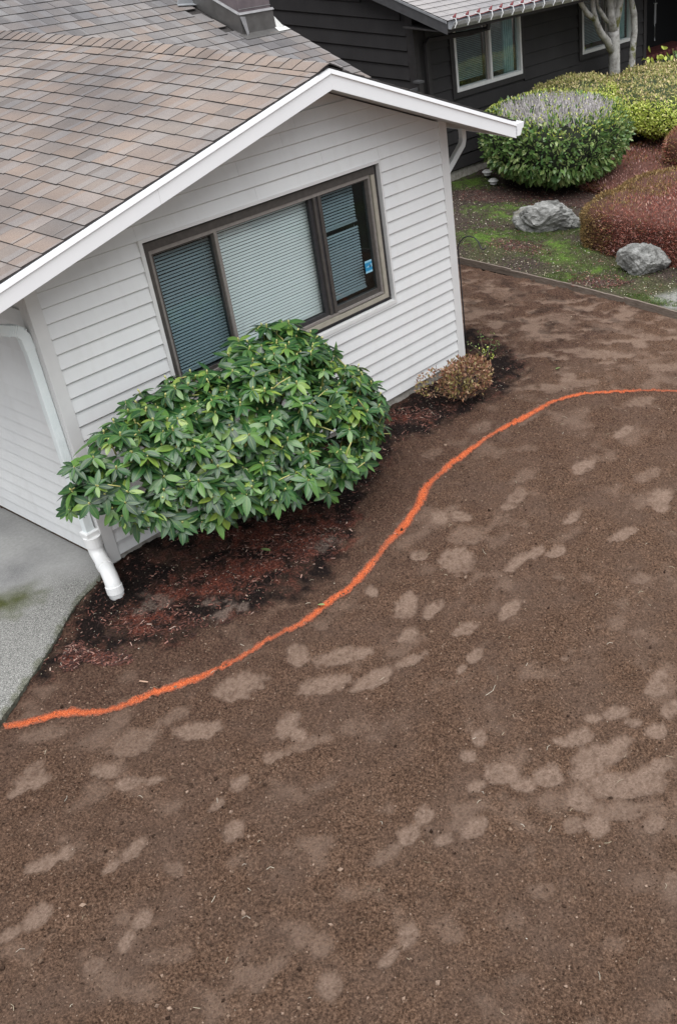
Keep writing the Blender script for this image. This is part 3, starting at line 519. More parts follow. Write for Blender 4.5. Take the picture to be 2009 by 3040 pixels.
x=6.9+rr(3000)**1.3*4;y=rr(3000)*6-1.8;k=keepg(x,y)&(y<4.4);x=x[k];y=y[k];n=len(x)
scatter('garden_litter',OCT_V,OCT_F,np.stack([x,y,gard_h(x,y)+.01],1),euler(rr(n),rr(n),rr(n)*6.3),np.stack([.010+.022*rr(n)**2,.007+.01*rr(n),.004+.004*rr(n)],1),M['fleck'])
x,y=spot(BROWN,1500,1.3); xx=6.95+rr(900)*2.6; yy=rr(900)*4.5-1.5; x=np.concatenate([x,xx]);y=np.concatenate([y,yy]);n=len(x);L=.012+.025*rr(n)
scatter('garden_chips',BOXV,BOXF,np.stack([x,y,gard_h(x,y)+.008],1),euler((rr(n)-.5)*.7,(rr(n)-.5)*.6,rr(n)*6.3),np.stack([L,.005+.008*rr(n),.002+.003*rr(n)],1),M['chipr'])
# edging board (segments)
eb=empty('wood_edging',(6.85,1,0)); tag(eb,'long weathered brown timber edging board between bare soil and mossy garden','edging')
for i in range(len(EDGE)-1):
    (x0,y0),(x1,y1)=EDGE[i],EDGE[i+1]; b=MB(); m=8
    pts=[(x0+(x1-x0)*k/m+R_.uniform(-.004,.004),y0+(y1-y0)*k/m*.998,.028+R_.uniform(-.004,.004)+.01*math.sin(i*1.7)) for k in range(m+1)]
    b.rtube(pts,.026,.09,(0,0,1)); b.build('board',M['edge'],eb)
# leaves lying on the ground
LV=[];LUV=[]
def leaf_mesh(L=1.,W=.3,n=6,curl=.12,fold=.12):
    V=[];uv=[]
    for i in range(n+1):
        t=i/n; w=W/2*math.sin(math.pi*min(1,t**.85*.98+.02))**.75*(1 if t<1 else .0)+.004
        z=-curl*(t**2)*L
        for sx in(-1,0,1): V.append((sx*w,t*L,z+abs(sx)*fold*w)); uv.append((.5+.5*sx,t))
    F=[]
    for i in range(n):
        a=i*3; F+=[(a,a+1,a+4,a+3),(a+1,a+2,a+5,a+4)]
    return np.array(V),np.array(F),np.array(uv)
for (x,y,a,L,lab) in [(.836,-.878,.3,.085,'large pale green leaf lying on dark mulch below the shrub'),(.563,-1.766,.6,.05,'small green leaf fallen on the orange paint line'),(4.85,-.947,1.3,.06,'small bright green leaf on trampled soil right of the brown shrub')]:
    V,F,u=leaf_mesh(L,L*.42); z=float(soil_h(np.array([x]),np.array([y]))[0])+.02
    o=link('fallen_leaf',meshnp('fallen_leaf',V,F,uv=u,smooth=True),None,leaf_mat('fallen_leaf',[(0,(.30,.42,.16)),(1,(.34,.46,.20))],'obj')); o.location=(x,y,z); o.rotation_euler=(.15,.2,a); tag(o,lab,'leaf')
o=MB().prism([(-.032,-.004,0),(.032,-.006,0),(.03,.004,0),(-.028,.005,0)],(0,0,.004)).build('wood_chip',M['chipl']); o.location=(-.708,-1.321,.015); o.rotation_euler=(0,.05,-1.1); tag(o,'pale sliver of wood on soil between mulch bed and orange line','wood chip')
# ---------------- white house ----------------
E_=.1143;ZB=.10;W=4.387;AX=2.66
zi=lambda i:ZB+(17-i)*E_
def gz(x): return 3.325-(.259*(AX-x) if x<AX else .371*(x-AX))
def dz(y): return -.0055*max(0,min(y,5)-.6)**2
MY=lambda y:3.27+.35*(y-4.6)
house=empty('white_house',(2.19,2,0)); tag(house,'white vinyl sided house with tan shingle roof, its gable end with a wide window','house')
HL='gable'
def clip(poly,f):
    out=[]
    for i in range(len(poly)):
        a,b=poly[i],poly[(i+1)%len(poly)];fa,fb=f(a),f(b)
        if fa>=0: out.append(a)
        if (fa>=0)!=(fb>=0): t=fa/(fa-fb); out.append((a[0]+(b[0]-a[0])*t,a[1]+(b[1]-a[1])*t))
    return out
def board(poly,z0,z1,mat,parent,axis='x',name='siding_board',proud=.019,base=0.,sgn=-1,back=.012):
    """polygon in (h,z); lower edge stands proud of the wall"""
    if len(poly)<3: return
    dep=lambda z:base+sgn*(.003+proud*(z1-z)/(z1-z0))
    b=base+sgn*-back
    P=(lambda h,d,z:(h,d,z)) if axis=='x' else (lambda h,d,z:(d,h,z))
    proud=proud if axis=='x' else proud*1.25; zl=z0+(.011 if axis=='x' else .014); lowp=clip(poly,lambda p:zl-p[1]); poly=clip(poly,lambda p:p[1]-zl)
    n=len(poly)
    if n<3: return
    V=[P(h,dep(z),z) for h,z in poly]+[P(h,b,z) for h,z in poly]
    F=[list(range(n)),list(range(n,2*n))[::-1]]+[[i,(i+1)%n,n+(i+1)%n,n+i][::-1] for i in range(n)]
    if len(lowp)>=3:
        q=len(V);m=len(lowp);dl=lambda z:base+sgn*(proud*(z-z0)/.011*.8+.001)
        V+=[P(h,dl(z) if z<zl-1e-4 else dep(zl),z) for h,z in lowp]+[P(h,b,z) for h,z in lowp]
        F+=[[q+i for i in range(m)],[q+m+i for i in range(m)][::-1]]+[[q+i,q+(i+1)%m,q+m+(i+1)%m,q+m+i][::-1] for i in range(m)]
    if (axis=='x')==(sgn>0): F=[f[::-1] for f in F]
    return obj(name,np.array(V),F,mat,parent)
# backing wall
wx0,wx1,wz0,wz1=.912,3.469,1.048,2.399
bw=MB(); T=.10
bw.prism([(0.01,T,.1),(wx0,T,.1),(wx0,T,gz(wx0)-.16),(0.01,T,gz(.01)-.16)],(0,-T+.013,0))
bw.prism([(wx1,T,.1),(W-.01,T,.1),(W-.01,T,gz(W)-.16),(wx1,T,gz(wx1)-.16)],(0,-T+.013,0))
bw.prism([(wx0+.001,T,.1),(wx1-.001,T,.1),(wx1-.001,T,wz0),(wx0+.001,T,wz0)],(0,-T+.013,0))
bw.prism([(wx0+.001,T,wz1),(wx1-.001,T,wz1),(wx1-.001,T,gz(wx1)-.16),(AX,T,gz(AX)-.16),(wx0+.001,T,gz(wx0)-.16)],(0,-T+.013,0))
bw.box(0.013,T,T+.001,9,.1,2.33); bw.box(W-T,W-.01,T+.001,9,.1,2.33)
bw.build('wall',M['trim'],house)
for i in range(-8,17):
    z0=zi(i+1);z1=zi(i)
    if i==16: z0=ZB
    rects=[]
    lo,hi=.078,W-.085
    if z1<=wz0+.001 or z0>=wz1-.001: rects=[(lo,hi,z0,z1)]
    else:
        rects=[(lo,wx0,z0,z1),(wx1,hi,z0,z1)]
        if z0<wz0: rects.append((wx0+.001,wx1-.001,z0,wz0))
        if z1>wz1: rects.append((wx0+.001,wx1-.001,wz1,z1))
    rr_=[]
    for (a,b,c,d) in rects:
        if b-a>2.3: m_=a+(b-a)*R_.uniform(.3,.7); rr_+=[(a,m_,c,d),(m_+.0015,b,c,d)]
        else: rr_.append((a,b,c,d))
    for (a,b,c,d) in rr_:
        if d-c<.008: continue
        poly=[(a,c),(b,c),(b,d),(a,d)]
        for sg in (1,-1):
            poly=clip(poly,(lambda p:gz(min(p[0],AX-1e-6))-.165-p[1]+(0 if p[0]<AX else .259*(p[0]-AX))) if sg==1 else (lambda p:3.325-.371*(p[0]-AX)-.165-p[1]))
            if len(poly)<3: break
        if len(poly)>=3:
            board(poly,z0,z1,M['siding'],house)
# side wall boards
for i in range(-1,17):
    z0,z1=zi(i+1),zi(i)
    board([(.09,z0),(8.9,z0),(8.9,z1),(.09,z1)],z0,z1,M['siding'],house,axis='y')
    if i<15: board([(.09,z0),(8.9,z0),(8.9,z1),(.09,z1)],z0,z1,M['siding'],house,axis='y',base=W,sgn=1)
MB().box(-.022,.077,-.022,0.012,ZB-.03,2.50).box(-.022,0.012,.0125,.09,ZB-.03,2.44).build('corner_post',M['trim'],house,bevel=.004)
MB().box(W-.085,W+.022,-.022,.012,ZB-.01,2.62).box(W-.012,W+.022,.0125,.08,ZB-.01,2.5).build('corner_post',M['trim'],house,bevel=.004)
MB().box(.03,W-.03,.02,.13,-.2,ZB+.01).box(.03,.13,.131,9,-.2,ZB+.01).box(W-.13,W-.03,.131,9,-.2,ZB+.01).build('foundation',M['found'],house)
# big window ---------------------------------------------------
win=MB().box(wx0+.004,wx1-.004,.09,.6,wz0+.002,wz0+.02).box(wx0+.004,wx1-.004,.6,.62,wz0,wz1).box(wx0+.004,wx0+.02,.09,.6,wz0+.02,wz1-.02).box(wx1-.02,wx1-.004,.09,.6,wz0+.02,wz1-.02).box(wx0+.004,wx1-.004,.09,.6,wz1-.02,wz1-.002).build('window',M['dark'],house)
def ring(x0,x1,z0,z1,wl,wr,wb,wt,y0,y1):
    return MB().box(x0,x0+wl,y0,y1,z0,z1).box(x1-wr,x1,y0,y1,z0,z1).box(x0+wl,x1-wr,y0,y1,z0,z0+wb).box(x0+wl,x1-wr,y0,y1,z1-wt,z1)
ring(wx0,wx1,wz0,wz1,.030,.022,.034,.026,-.026,.02).build('channel_trim',M['trim'],win)
ring(wx0+.0305,wx1-.0225,wz0+.0345,wz1-.0265,.035,.03,.035,.03,.03,.075).build('outer_frame',M['blackgap'],win)
ring(wx0+.048,3.412,1.118,wz1-.046,.036,.022,.012,.063,.006,.06).build('outer_frame',M['brown'],win)
MB().box(1.0,3.38,.002,.058,1.125,1.168).box(3.355,3.398,.001,.0575,1.125,2.28).build('sill',M['beige'],win)
ring(1.0,3.345,1.175,2.29,.018,.018,.02,.03,.012,.06).build('sash_track',M['bronzel'],win)
ring(1.02,1.60,1.195,2.258,.022,.02,.03,.014,.03,.07).build('sash',M['brown'],win)
ring(2.74,3.325,1.195,2.258,.02,.03,.045,.014,.03,.07).build('sash',M['brown'],win)
ring(1.63,2.66,1.195,2.262,.012,.04,.03,.014,.036,.075).build('sash',M['blackgap'],win)
MB().box(1.598,1.628,.014,.07,1.195,2.26).build('mullion',M['bronzel'],win)
MB().box(2.655,2.682,.014,.07,1.195,2.26).build('mullion',M['brown'],win)
MB().box(2.684,2.706,.022,.07,1.195,2.26).build('mullion',M['blackgap'],win)
MB().box(2.708,2.738,.012,.07,1.195,2.26).build('mullion',M['brown'],win)
MB().box(2.75,3.34,.001,.011,1.182,1.189).build('sash_track',M['bronzel'],win)
for (a,b,y) in ((1.042,1.58,.052),(1.642,2.62,.056),(2.76,3.295,.052)):
    MB().box(a,b,y,y+.004,1.225,2.246).build('pane',M['glass'],win)
for (a,b) in ((1.04,1.582),(2.758,3.297)):
    MB().box(a,b,.043,.0435,1.223,2.248).build('insect_screen',M['screen'],win)
def blind(x0,x1,z0,z1,y,tilt,mat,w=.0088):
    n=int((z1-z0)/.0262); c,s=math.cos(tilt),math.sin(tilt)
    V=[];F=[]
    prof=[(-1,0),(-.4,.0016),(.4,.0016),(1,0)]
    for X in (0,1):
        for (k,h) in prof: V.append((X,(k*w*c-h*s),(k*w*s+h*c)))
        for (k,h) in prof[::-1]: V.append((X,(k*w*c-(h-.0008)*s),(k*w*s+(h-.0008)*c)))
    F=[[0,1,2,3,4,5,6,7][::-1],[8+i for i in range(8)]]+[[i,(i+1)%8,8+(i+1)%8,8+i] for i in range(8)]
    me=meshnp('blind_slat',np.array(V),F); me.materials.append(mat)
    for i in range(n):
        o=link('blind_slat',me,win); j=R_.uniform(-.0015,.0015)
        o.matrix_basis=Matrix.Translation((x0+j,y,z0+.0262*(i+.5)+R_.uniform(-.0007,.0007)))@Matrix.Rotation(R_.gauss(0,.03),4,'X')@Matrix.Diagonal((x1-x0,1,1,1))
    b=MB().box(x0,x1,y-.012,y+.012,z0-.016,z0-.002).build('bottom_rail',mat,win)
    for xx in (x0+.12*(x1-x0),x1-.12*(x1-x0)):
        MB().box(xx-.001,xx+.001,y-.016,y-.015,z0,z1).build('blind_cord',mat,win)
blind(.99,1.615,1.235,2.29,.12,.80,M['blind'])
blind(1.64,2.685,1.235,2.29,.115,1.0,M['blind'],.0100)
blind(2.735,3.235,1.27,1.87,.125,.8,M['blind'])
blind(2.735,3.225,1.905,2.29,.125,.8,M['blind'])
# window sticker
t=NT('blue_sticker'); uv=t.n('TexCoord').outputs['UV']; sp=t.n('SeparateXYZ'); t.l(uv,sp.inputs[0]); u,v=sp.outputs[0],sp.outputs[1]
du=t.math('MULTIPLY',t.math('SUBTRACT',u,.72),.75); dv=t.math('SUBTRACT',v,.5); r=t.math('SQRT',t.math('ADD',t.math('MULTIPLY',du,du),t.math('MULTIPLY',dv,dv)))
c=t.mix(t.math('LESS_THAN',t.math('ABSOLUTE',t.math('SUBTRACT',v,.5)),.34),(.30,.55,.68),(.02,.24,.45))
swo=t.math('LESS_THAN',t.math('ABSOLUTE',t.math('SUBTRACT',t.math('ADD',v,t.math('MULTIPLY',u,-.12)),.44)),t.math('MULTIPLY',t.math('SUBTRACT',u,.1),.17))
c=t.mix(swo,c,(.32,.58,.72)); c=t.mix(t.math('LESS_THAN',r,.115),c,(.005,.035,.10)); c=t.mix(t.math('LESS_THAN',r,.035),c,(.10,.35,.55))
t.pbr(c,.4)
obj('sticker',np.array([(3.178,.041,1.414),(3.268,.041,1.414),(3.268,.041,1.53),(3.178,.041,1.53)]),[[0,1,2,3]],t.m,win,uv=[(0,0),(1,0),(1,1),(0,1)])
# gable roof structure -------------------------------------------
EL,ER=-.635,5.0
def deck(mb,x0,x1,t0,t1,y0,y1,n=14):
    for i in range(n):
        ya=y0+(y1-y0)*i/n;yb=y0+(y1-y0)*(i+1)/n; b=len(mb.V)
        for (x,t) in((x0,t0),(x1,t0),(x1,t1),(x0,t1)):
            for y in(ya,yb): mb.V.append((x,y,gz(x)+dz(y)-t))
        for f in((0,2,3,1),(4,5,7,6),(0,1,7,6)[::-1],(2,4,5,3)): mb.F.append([b+q for q in f])
        if i==0: mb.F.append([b,b+6,b+4,b+2])
        if i==n-1: mb.F.append([b+1,b+3,b+5,b+7])
rf=MB(); deck(rf,EL,AX-.001,.012,.045,-.385,4.7); deck(rf,AX+.001,ER,.012,.045,-.385,4.7); roof=rf.build('roof',M['butt'],house)
sf=MB()
for(a,b) in((EL,AX-.001),(AX+.001,ER)):
    sf.prism([(a,-.375,gz(a)-.15),(b,-.375,gz(b)-.15),(b,-.375,gz(b)-.135),(a,-.375,gz(a)-.135)],(0,.45 if True else 0,0))
sf.prism([(EL,.09,gz(EL)-.15),(-.03,.09,gz(-.03)-.15),(-.03,.09,gz(-.03)-.135),(EL,.09,gz(EL)-.135)],(0,6,0))
sf.prism([(W+.03,.09,gz(W+.03)-.15),(ER,.09,gz(ER)-.15),(ER,.09,gz(ER)-.135),(W+.03,.09,gz(W+.03)-.135)],(0,3,0))
sf.build('soffit',M['soffit'],house)
fb=MB()
fb.prism([(EL,-.4,gz(EL)-.156),(-.0,-.4,gz(0)-.156),(.9,-.4,gz(.9)-.156),(AX,-.4,gz(AX)-.16),(AX,-.4,gz(AX)-.036),(EL,-.4,gz(EL)-.036)],(0,.024,0))
fb.build('rake_board',M['fascia'],house,bevel=.002)
fb=MB().prism([(AX+.0005,-.4,gz(AX)-.16),(ER,-.4,gz(ER)-.156),(ER,-.4,gz(ER)-.036),(AX+.0005,-.4,gz(AX)-.036)],(0,.024,0)).build('rake_board',M['fascia'],house,bevel=.002)
for(a,b) in((EL,AX-.0004),(AX+.0009,ER)):
    MB().prism([(a,-.412,gz(a)-.040),(b,-.412,gz(b)-.040),(b,-.406,gz(b)-.004),(a,-.406,gz(a)-.004)],(0,.03,0)).build('drip_edge',M['fascia'],house)
# fascia joint seam
MB().prism([(.92,-.4012,gz(.92)-.155),(.9225,-.4012,gz(.9225)-.155),(.9225,-.4012,gz(.9225)-.04),(.92,-.4012,gz(.92)-.04)],(0,.001,0)).build('board_joint',M['trim'],house)
# gutters with end cap (K profile), along Y
def gutter(x,sg,z,y0,y1,mat,parent,name='gutter'):
    pr=[(0,0),(0,-.115),(.055,-.115),(.085,-.06),(.11,-.045),(.12,0),(.112,0),(.104,-.04),(.08,-.055),(.052,-.108),(.008,-.108),(.008,0)]
    g=MB().prism([(x+sg*a,y0,z+b) for a,b in pr],(0,y1-y0,0)).build(name,mat,parent)
    MB().prism([(x+sg*a,y0-.002,z+b) for a,b in pr[:6]],(0,.003,0)).build('gutter_end_cap',mat,parent)
gutter(ER+.012,1,gz(ER)-.022,-.4,2.6,M['fascia'],house)
gutter(EL-.012,-1,gz(EL)-.022,-.4,2.6,M['fascia'],house)
MB().box(ER-.002,ER+.011,-.374,2.6,gz(ER)-.155,gz(ER)-.02).box(EL-.011,EL+.002,-.374,2.6,gz(EL)-.155,gz(EL)-.02).build('eave_board',M['fascia'],house)
# downspouts
up=(0,1,0)
MB().rtube([(-.60,.07,2.30),(-.42,.07,2.20),(-.17,.072,2.085),(-.09,.07,2.05),(-.062,.065,2.00),(-.058,.06,1.90)],.075,.06,up).build('downspout_elbow',M['metalw'],house,bevel=.006)
MB().rtube([(-.058,.06,1.93),(-.058,.06,.55)],.068,.055,up).build('downspout',M['metalw'],house,bevel=.006)
MB().rtube([(-.058,.06,.62),(-.066,.05,.50),(-.075,.035,.38)],.072,.058,up).build('downspout',M['metalw'],house,bevel=.006)
for k in range(7):
    a=k/6; MB().rtube([(-.15+.085*a,.07,2.077-.015*a-.04*a*a),(-.144+.085*a,.07,2.074-.016*a-.04*a*a)],.08,.065,up).build('elbow_crimp',M['metalw'],house)
for dx in(-.018,0,.018):
    MB().box(-.058+dx-.003,-.058+dx+.003,.0305,.034,.6,1.9).build('downspout_rib',M['metalw'],house)
MB().box(-.130,-.020,-.015,.080,.355,.41).build('pipe_adapter',M['pvc'],house,bevel=.008)
pp=[(-.078,.015,.36),(-.080,.010,.27),(-.083,.0,.225),(-.092,-.035,.195),(-.112,-.095,.182),(-.142,-.18,.172),(-.170,-.25,.158),(-.188,-.292,.125),(-.194,-.308,.08),(-.196,-.312,-.1)]
MB().tube(pp,[.058,.058,.056,.055,.055,.055,.056,.056,.056,.055],24).build('drain_pipe',M['pvc'],house,smooth=True)
for a,b,r in(((-.078,.015,.365),(-.080,.010,.285),.064),((-.118,-.11,.181),(-.138,-.165,.174),.0595),((-.193,-.303,.095),(-.196,-.311,.035),.062)):
    MB().tube([a,b],r,20).build('pipe_collar',M['pvc'],house,smooth=False)
MB().rtube([(4.93,.23,gz(4.93)-.13),(4.93,.23,2.24),(4.90,.22,2.19),(4.48,.13,1.98),(4.45,.12,1.93),(4.45,.12,.2)],.065,.05,up).build('downspout',M['metalw'],house,bevel=.005)
# shingles -------------------------------------------------------
def tab_mesh(wd,ln,th=.014):
    V=[(0,0,0),(wd,0,0),(wd,ln,0),(0,ln,0),(.0012,0.0008,th),(wd-.0012,.0008,th),(wd-.0012,ln,th*.3),(.0012,ln,th*.3)]
    F=[(0,3,2,1),(4,5,6,7),(0,1,5,4),(1,2,6,5),(2,3,7,6),(3,0,4,7)]
    uv=[(0,0),(1,0),(1,1),(0,1)]*2
    return np.array(V,float),F,uv,[1,0,1,1,1,1]
WV=[.12,.15,.18,.21,.235,.265]
LEN=.215
TM=[tab_mesh(w-.002,LEN) for w in WV]
def tabset(tabs,parent,mo,mi,camlim,npart):
    # tabs: (origin, ux (across), uy (up-slope), widthindex)
    C=np.array((-3.4274,-6.8136,4.8355)); C2=np.array(Rg)
    def key(t):
        p=np.array(t[0])-C; f=p@np.array(Fw); 
        if f<=0: return 1e9
        u=(p@np.array(Rg))/f*3093+1700;v=1520-(p@np.array(Up))/f*3093
        vis=(-60<u<2040) and (-60<v<3060) and t[4]
        return f if vis else 1e6+f
    tabs=sorted(tabs,key=key); meshes=[]
    for (V,F,uv,mi_) in TM:
        me=meshnp('shingle',V,F,uv=uv,midx=mi_); me.materials.append(mo); me.materials.append(M['butt']); meshes.append(me)
    for t in tabs[:npart]:
        ux,uy=Vector(t[1]),Vector(t[2]);uz=ux.cross(uy)
        o=link('shingle',meshes[t[3]],parent); o.matrix_basis=Matrix(((ux.x,uy.x,uz.x,t[0][0]),(ux.y,uy.y,uz.y,t[0][1]),(ux.z,uy.z,uz.z,t[0][2]),(0,0,0,1)))
    VV=[];FF=[];UU=[];MM=[];b=0
    for t in tabs[npart:]:
        V,F,uv,mi_=TM[t[3]]; ux,uy=np.array(t[1]),np.array(t[2]);uz=np.cross(ux,uy)
        VV.append(V@np.stack([ux,uy,uz])+np.array(t[0])); FF+= [[b+i for i in f] for f in F];UU+=uv;MM+=mi_;b+=8
    if VV:
        o=link('shingle_field',meshnp('shingle_field',np.concatenate(VV),np.array(FF),uv=UU,midx=MM),parent,[mi,M['butt']]); tag(o,kind='stuff')
def unit(v): v=np.array(v,float); return v/np.linalg.norm(v)
XR=[2.537,2.451,2.291,2.115,1.946,1.779,1.616,1.457,1.291,1.119,.965,.817]   # course edges on the left slope
XR=XR+[.817-.163*k for k in range(1,10)]
tabs=[]
for r,x in enumerate(XR[1:]):
    if x<EL-.01: break
    y=-.398-R_.uniform(0,.18) if False else -.398
    first=True
    while y<4.6:
        k=R_.choice([1,2,3,3,4,4,5]) if not first else R_.choice([0,1,2,3]); first=False
        wv=WV[k]; d0=dz(y);d1=dz(y+wv); 
        # row drift: courses bow slightly down-slope towards the back
        dr=-.022*max(0,y)-.004*math.sin(y*2.3+r)
        ux=unit((-.022 if y>0 else 0,-1,(d0-d1)/wv)); uy=unit((1,-.022 if y>0 else 0,.259)); 
        xx=x+dr; o=(xx,y+wv,3.325-.259*(AX-xx)+d1+.004+R_.uniform(-.001,.0015))
        uyx=unit(uy-np.dot(uy,ux)*ux)
        tabs.append((o,tuple(ux),tuple(uyx),k,y<6-.9*(2.4-x)*0+99)); y+=wv
# visible only until the frame edge; sort handles it
tabset(tabs,roof,M['sh_o'],M['sh_i'],None,190)
# right slope courses (mostly out of sight)
tabs=[]
for r in range(16):
    x=ER+.01-.165*r
    if x<AX+.1: break
    y=-.398
    while y<3.4:
        k=R_.choice([2,3,4,5]);wv=WV[k]
        tabs.append(((x,y,3.325-.371*(x-AX)+dz(y)+.003),(0,1,0),tuple(unit((-1,0,.371))),k,True)); y+=wv
tabset(tabs,roof,M['sh_o'],M['sh_i'],None,0)
# ridge caps
for k in range(36):
    y=-.41+k*.143; w_=.135; n=6; V=[];lift=.012; L_=.20
    for (yy,l) in ((y,lift+.013),(y+L_,lift+.004)):
        for s in range(-n//2,n//2+1):
            q=s/(n/2); dx=q*w_; zz=-(.259 if dx<0 else .371)*abs(dx)*(1) + .012*(1-q*q)
            skew=.018*(1-abs(q))
            V.append((AX+dx,yy-skew*0,3.325+dz(yy)+zz+l))
    nb=n+1; V+=[(a,b,c-.010) for a,b,c in V]
    F=[];mi=[]
    for s in range(n): F.append((s,s+1,nb+s+1,nb+s));mi.append(0)
    for s in range(n): F.append((s,2*nb+s,2*nb+s+1,s+1));mi.append(1)
    F+=[(0,nb,3*nb,2*nb),(n,2*nb+n,3*nb+n,nb+n)];mi+=[1,1]
    uv=[(s/n,0) for s in range(nb)]+[(s/n,1) for s in range(nb)];uv=uv*2
    o=link('ridge_cap',meshnp('ridge_cap',V,F,uv=uv,midx=mi),roof,[M['sh_o'],M['butt']])
# main roof
XR0,XR1,YE=-5.,5.86,2.32
MYs=lambda y:MY(y)
mr=MB(); mr.prism([(XR0,YE,MY(YE)-.045),(XR1-.02,YE,MY(YE)-.045),(XR1-.02,10,MY(10)-.045),(XR0,10,MY(10)-.045)],(0,0,.035))
mr.prism([(XR0,10.01,MY(10)-.05),(XR1-.02,10.01,MY(10)-.05),(XR1-.02,17,MY(10)-2.4),(XR0,17,MY(10)-2.4)],(0,0,.035))
mroof=mr.build('roof',M['butt'],house)
MB().prism([(XR1-.02,YE,MY(YE)-.19),(XR1-.02,10,MY(10)-.19),(XR1-.02,10,MY(10)-.012),(XR1-.02,YE,MY(YE)-.012)],(.018,0,0)).build('rake_board',M['fascia'],house)
MB().prism([(W+.06,YE+.02,MY(YE)-.19),(XR1-.022,YE+.02,MY(YE)-.19),(XR1-.022,4.0,MY(YE)-.19+.0),(W+.06,4.0,MY(YE)-.19)],(0,0,.012)).box(W+.1,XR1-.3,3.2,8.9,0,2.5).build('wall',M['soffit'],house)
tabs=[]
for r in range(50):
    y=YE-.01+.152*r
    if y>9.9: break
    x=XR1; first=True
    while x>-3.5:
        k=R_.choice([1,2,3,3,4,5]) if not first else R_.choice([0,1,2,3]); first=False; wv=WV[k]
        z=MY(y); vis=z>3.30 or x>AX+ (3.3-z)/.371*.0+2.0
        if 5.12<x-wv/2<5.72 and 3.62<y<4.35: x-=wv; continue
        tabs.append(((x-wv,y,z+.004+R_.uniform(-.001,.0015)+.004*math.sin(x*1.7+y)),(1,0,0),tuple(unit((0,1,.35))),k,vis)); x-=wv
tabset(tabs,mroof,M['sg_o'],M['sg_i'],None,110)
# chimney
ch=empty('x'); bpy.data.objects.remove(ch)
cx0,cx1,cy0,cy1=5.215,5.685,3.62,4.42
chm=MB().box(cx0,cx1,cy0,cy1,2.7,4.35).build('chimney',M['chim'],house,bevel=.008)
sk_=MB(); h0=.215
sk_.prism([(cx0-.014,cy0-.014,MY(cy0)-.0),(cx1+.014,cy0-.014,MY(cy0)-.0),(cx1+.014,cy0-.014,MY(cy0)+h0),(cx0-.014,cy0-.014,MY(cy0)+h0)],(0,.012,0))
sk_.prism([(cx0-.014,cy0-.0015,MY(cy0)),(cx0-.014,cy1,MY(cy1)),(cx0-.014,cy1,MY(cy1)+h0),(cx0-.014,cy0-.0015,MY(cy0)+h0)],(.012,0,0))
sk_.prism([(cx1+.002,cy0-.0015,MY(cy0)),(cx1+.002,cy1,MY(cy1)),(cx1+.002,cy1,MY(cy1)+h0),(cx1+.002,cy0-.0015,MY(cy0)+h0)],(.012,0,0))
sk_.build('flashing_skirt',M['skirt'],chm)
lp=MB(); z=MY(cy0)+h0
lp.prism([(cx0-.025,cy0-.028,z),(cx1+.025,cy0-.028,z),(cx1+.025,cy0-.01,z+.022),(cx0-.025,cy0-.01,z+.022)],(0,.01,.0))
lp.prism([(cx0-.028,cy0-.01,z),(cx0-.028,cy1,z+.35*.8),(cx0-.01,cy1,z+.35*.8+.022),(cx0-.01,cy0-.01,z+.022)],(.008,0,0))
lp.box(cx0+.0,cx1,cy0-.006,cy0-.001,z+.05,z+.056)
lp.build('flashing_lip',M['lip'],chm)
MB().prism([(cx0-.06,cy0-.13,MY(cy0-.13)+.018),(cx1+.06,cy0-.13,MY(cy0-.13)+.018),(cx1+.06,cy0-.012,MY(cy0-.012)+.018),(cx0-.06,cy0-.012,MY(cy0-.012)+.018)],(0,0,.003)).build('base_flashing',M['skirt'],chm)
MB().prism([(cx0-.016,cy0-.018,MY(cy0)+.2),(cx0+.06,cy0-.018,MY(cy0)+.19),(cx0+.05,cy0-.05,MY(cy0)+.02),(cx0+.02,cy0-.055,MY(cy0)-.005)],(0,-.004,0)).build('flashing_corner',M['lip'],chm)
MB().prism([(cx0-.22,cy1-.02,MY(cy1)+.03),(cx0-.016,cy1-.05,MY(cy1)+.02),(cx0-.016,cy1-.02,MY(cy1)+.27)],(0,.006,0)).prism([(cx0-.24,cy1-.05,MY(cy1)+.015),(cx0-.016,cy1-.1,MY(cy1)+.0),(cx0-.016,cy1-.02,MY(cy1)+.03),(cx0-.2,cy1,MY(cy1)+.03)],(0,0,.004)).build('cricket_flashing',M['galv'],chm)
MB().prism([(cx1+.02,cy0-.03,MY(cy0)+.02),(cx1+.12,cy0-.04,MY(cy0)+.02),(cx1+.03,cy0+.0,MY(cy0)+.14)],(0,.01,.004)).prism([(cx1-.02,cy0-.10,MY(cy0-.1)+.024),(cx1+.15,cy0-.10,MY(cy0-.1)+.024),(cx1+.15,cy0-.03,MY(cy0)+.012),(cx1-.0,cy0-.02,MY(cy0)+.02)],(0,0,.006)).build('kickout_flashing',M['wframe'],chm)
MB().box(cx0-.06,cx1+.06,cy0-.06,cy1+.06,4.351,4.40).build('chimney_cap',M['skirt'],chm)
# roof vent pipe behind the chimney
MB().tube([(cx0-.12,cy1+.22,MY(cy1+.22)-.05),(cx0-.12,cy1+.22,MY(cy1+.22)+.5)],.04,14).build('vent_pipe',M['iron'],house)
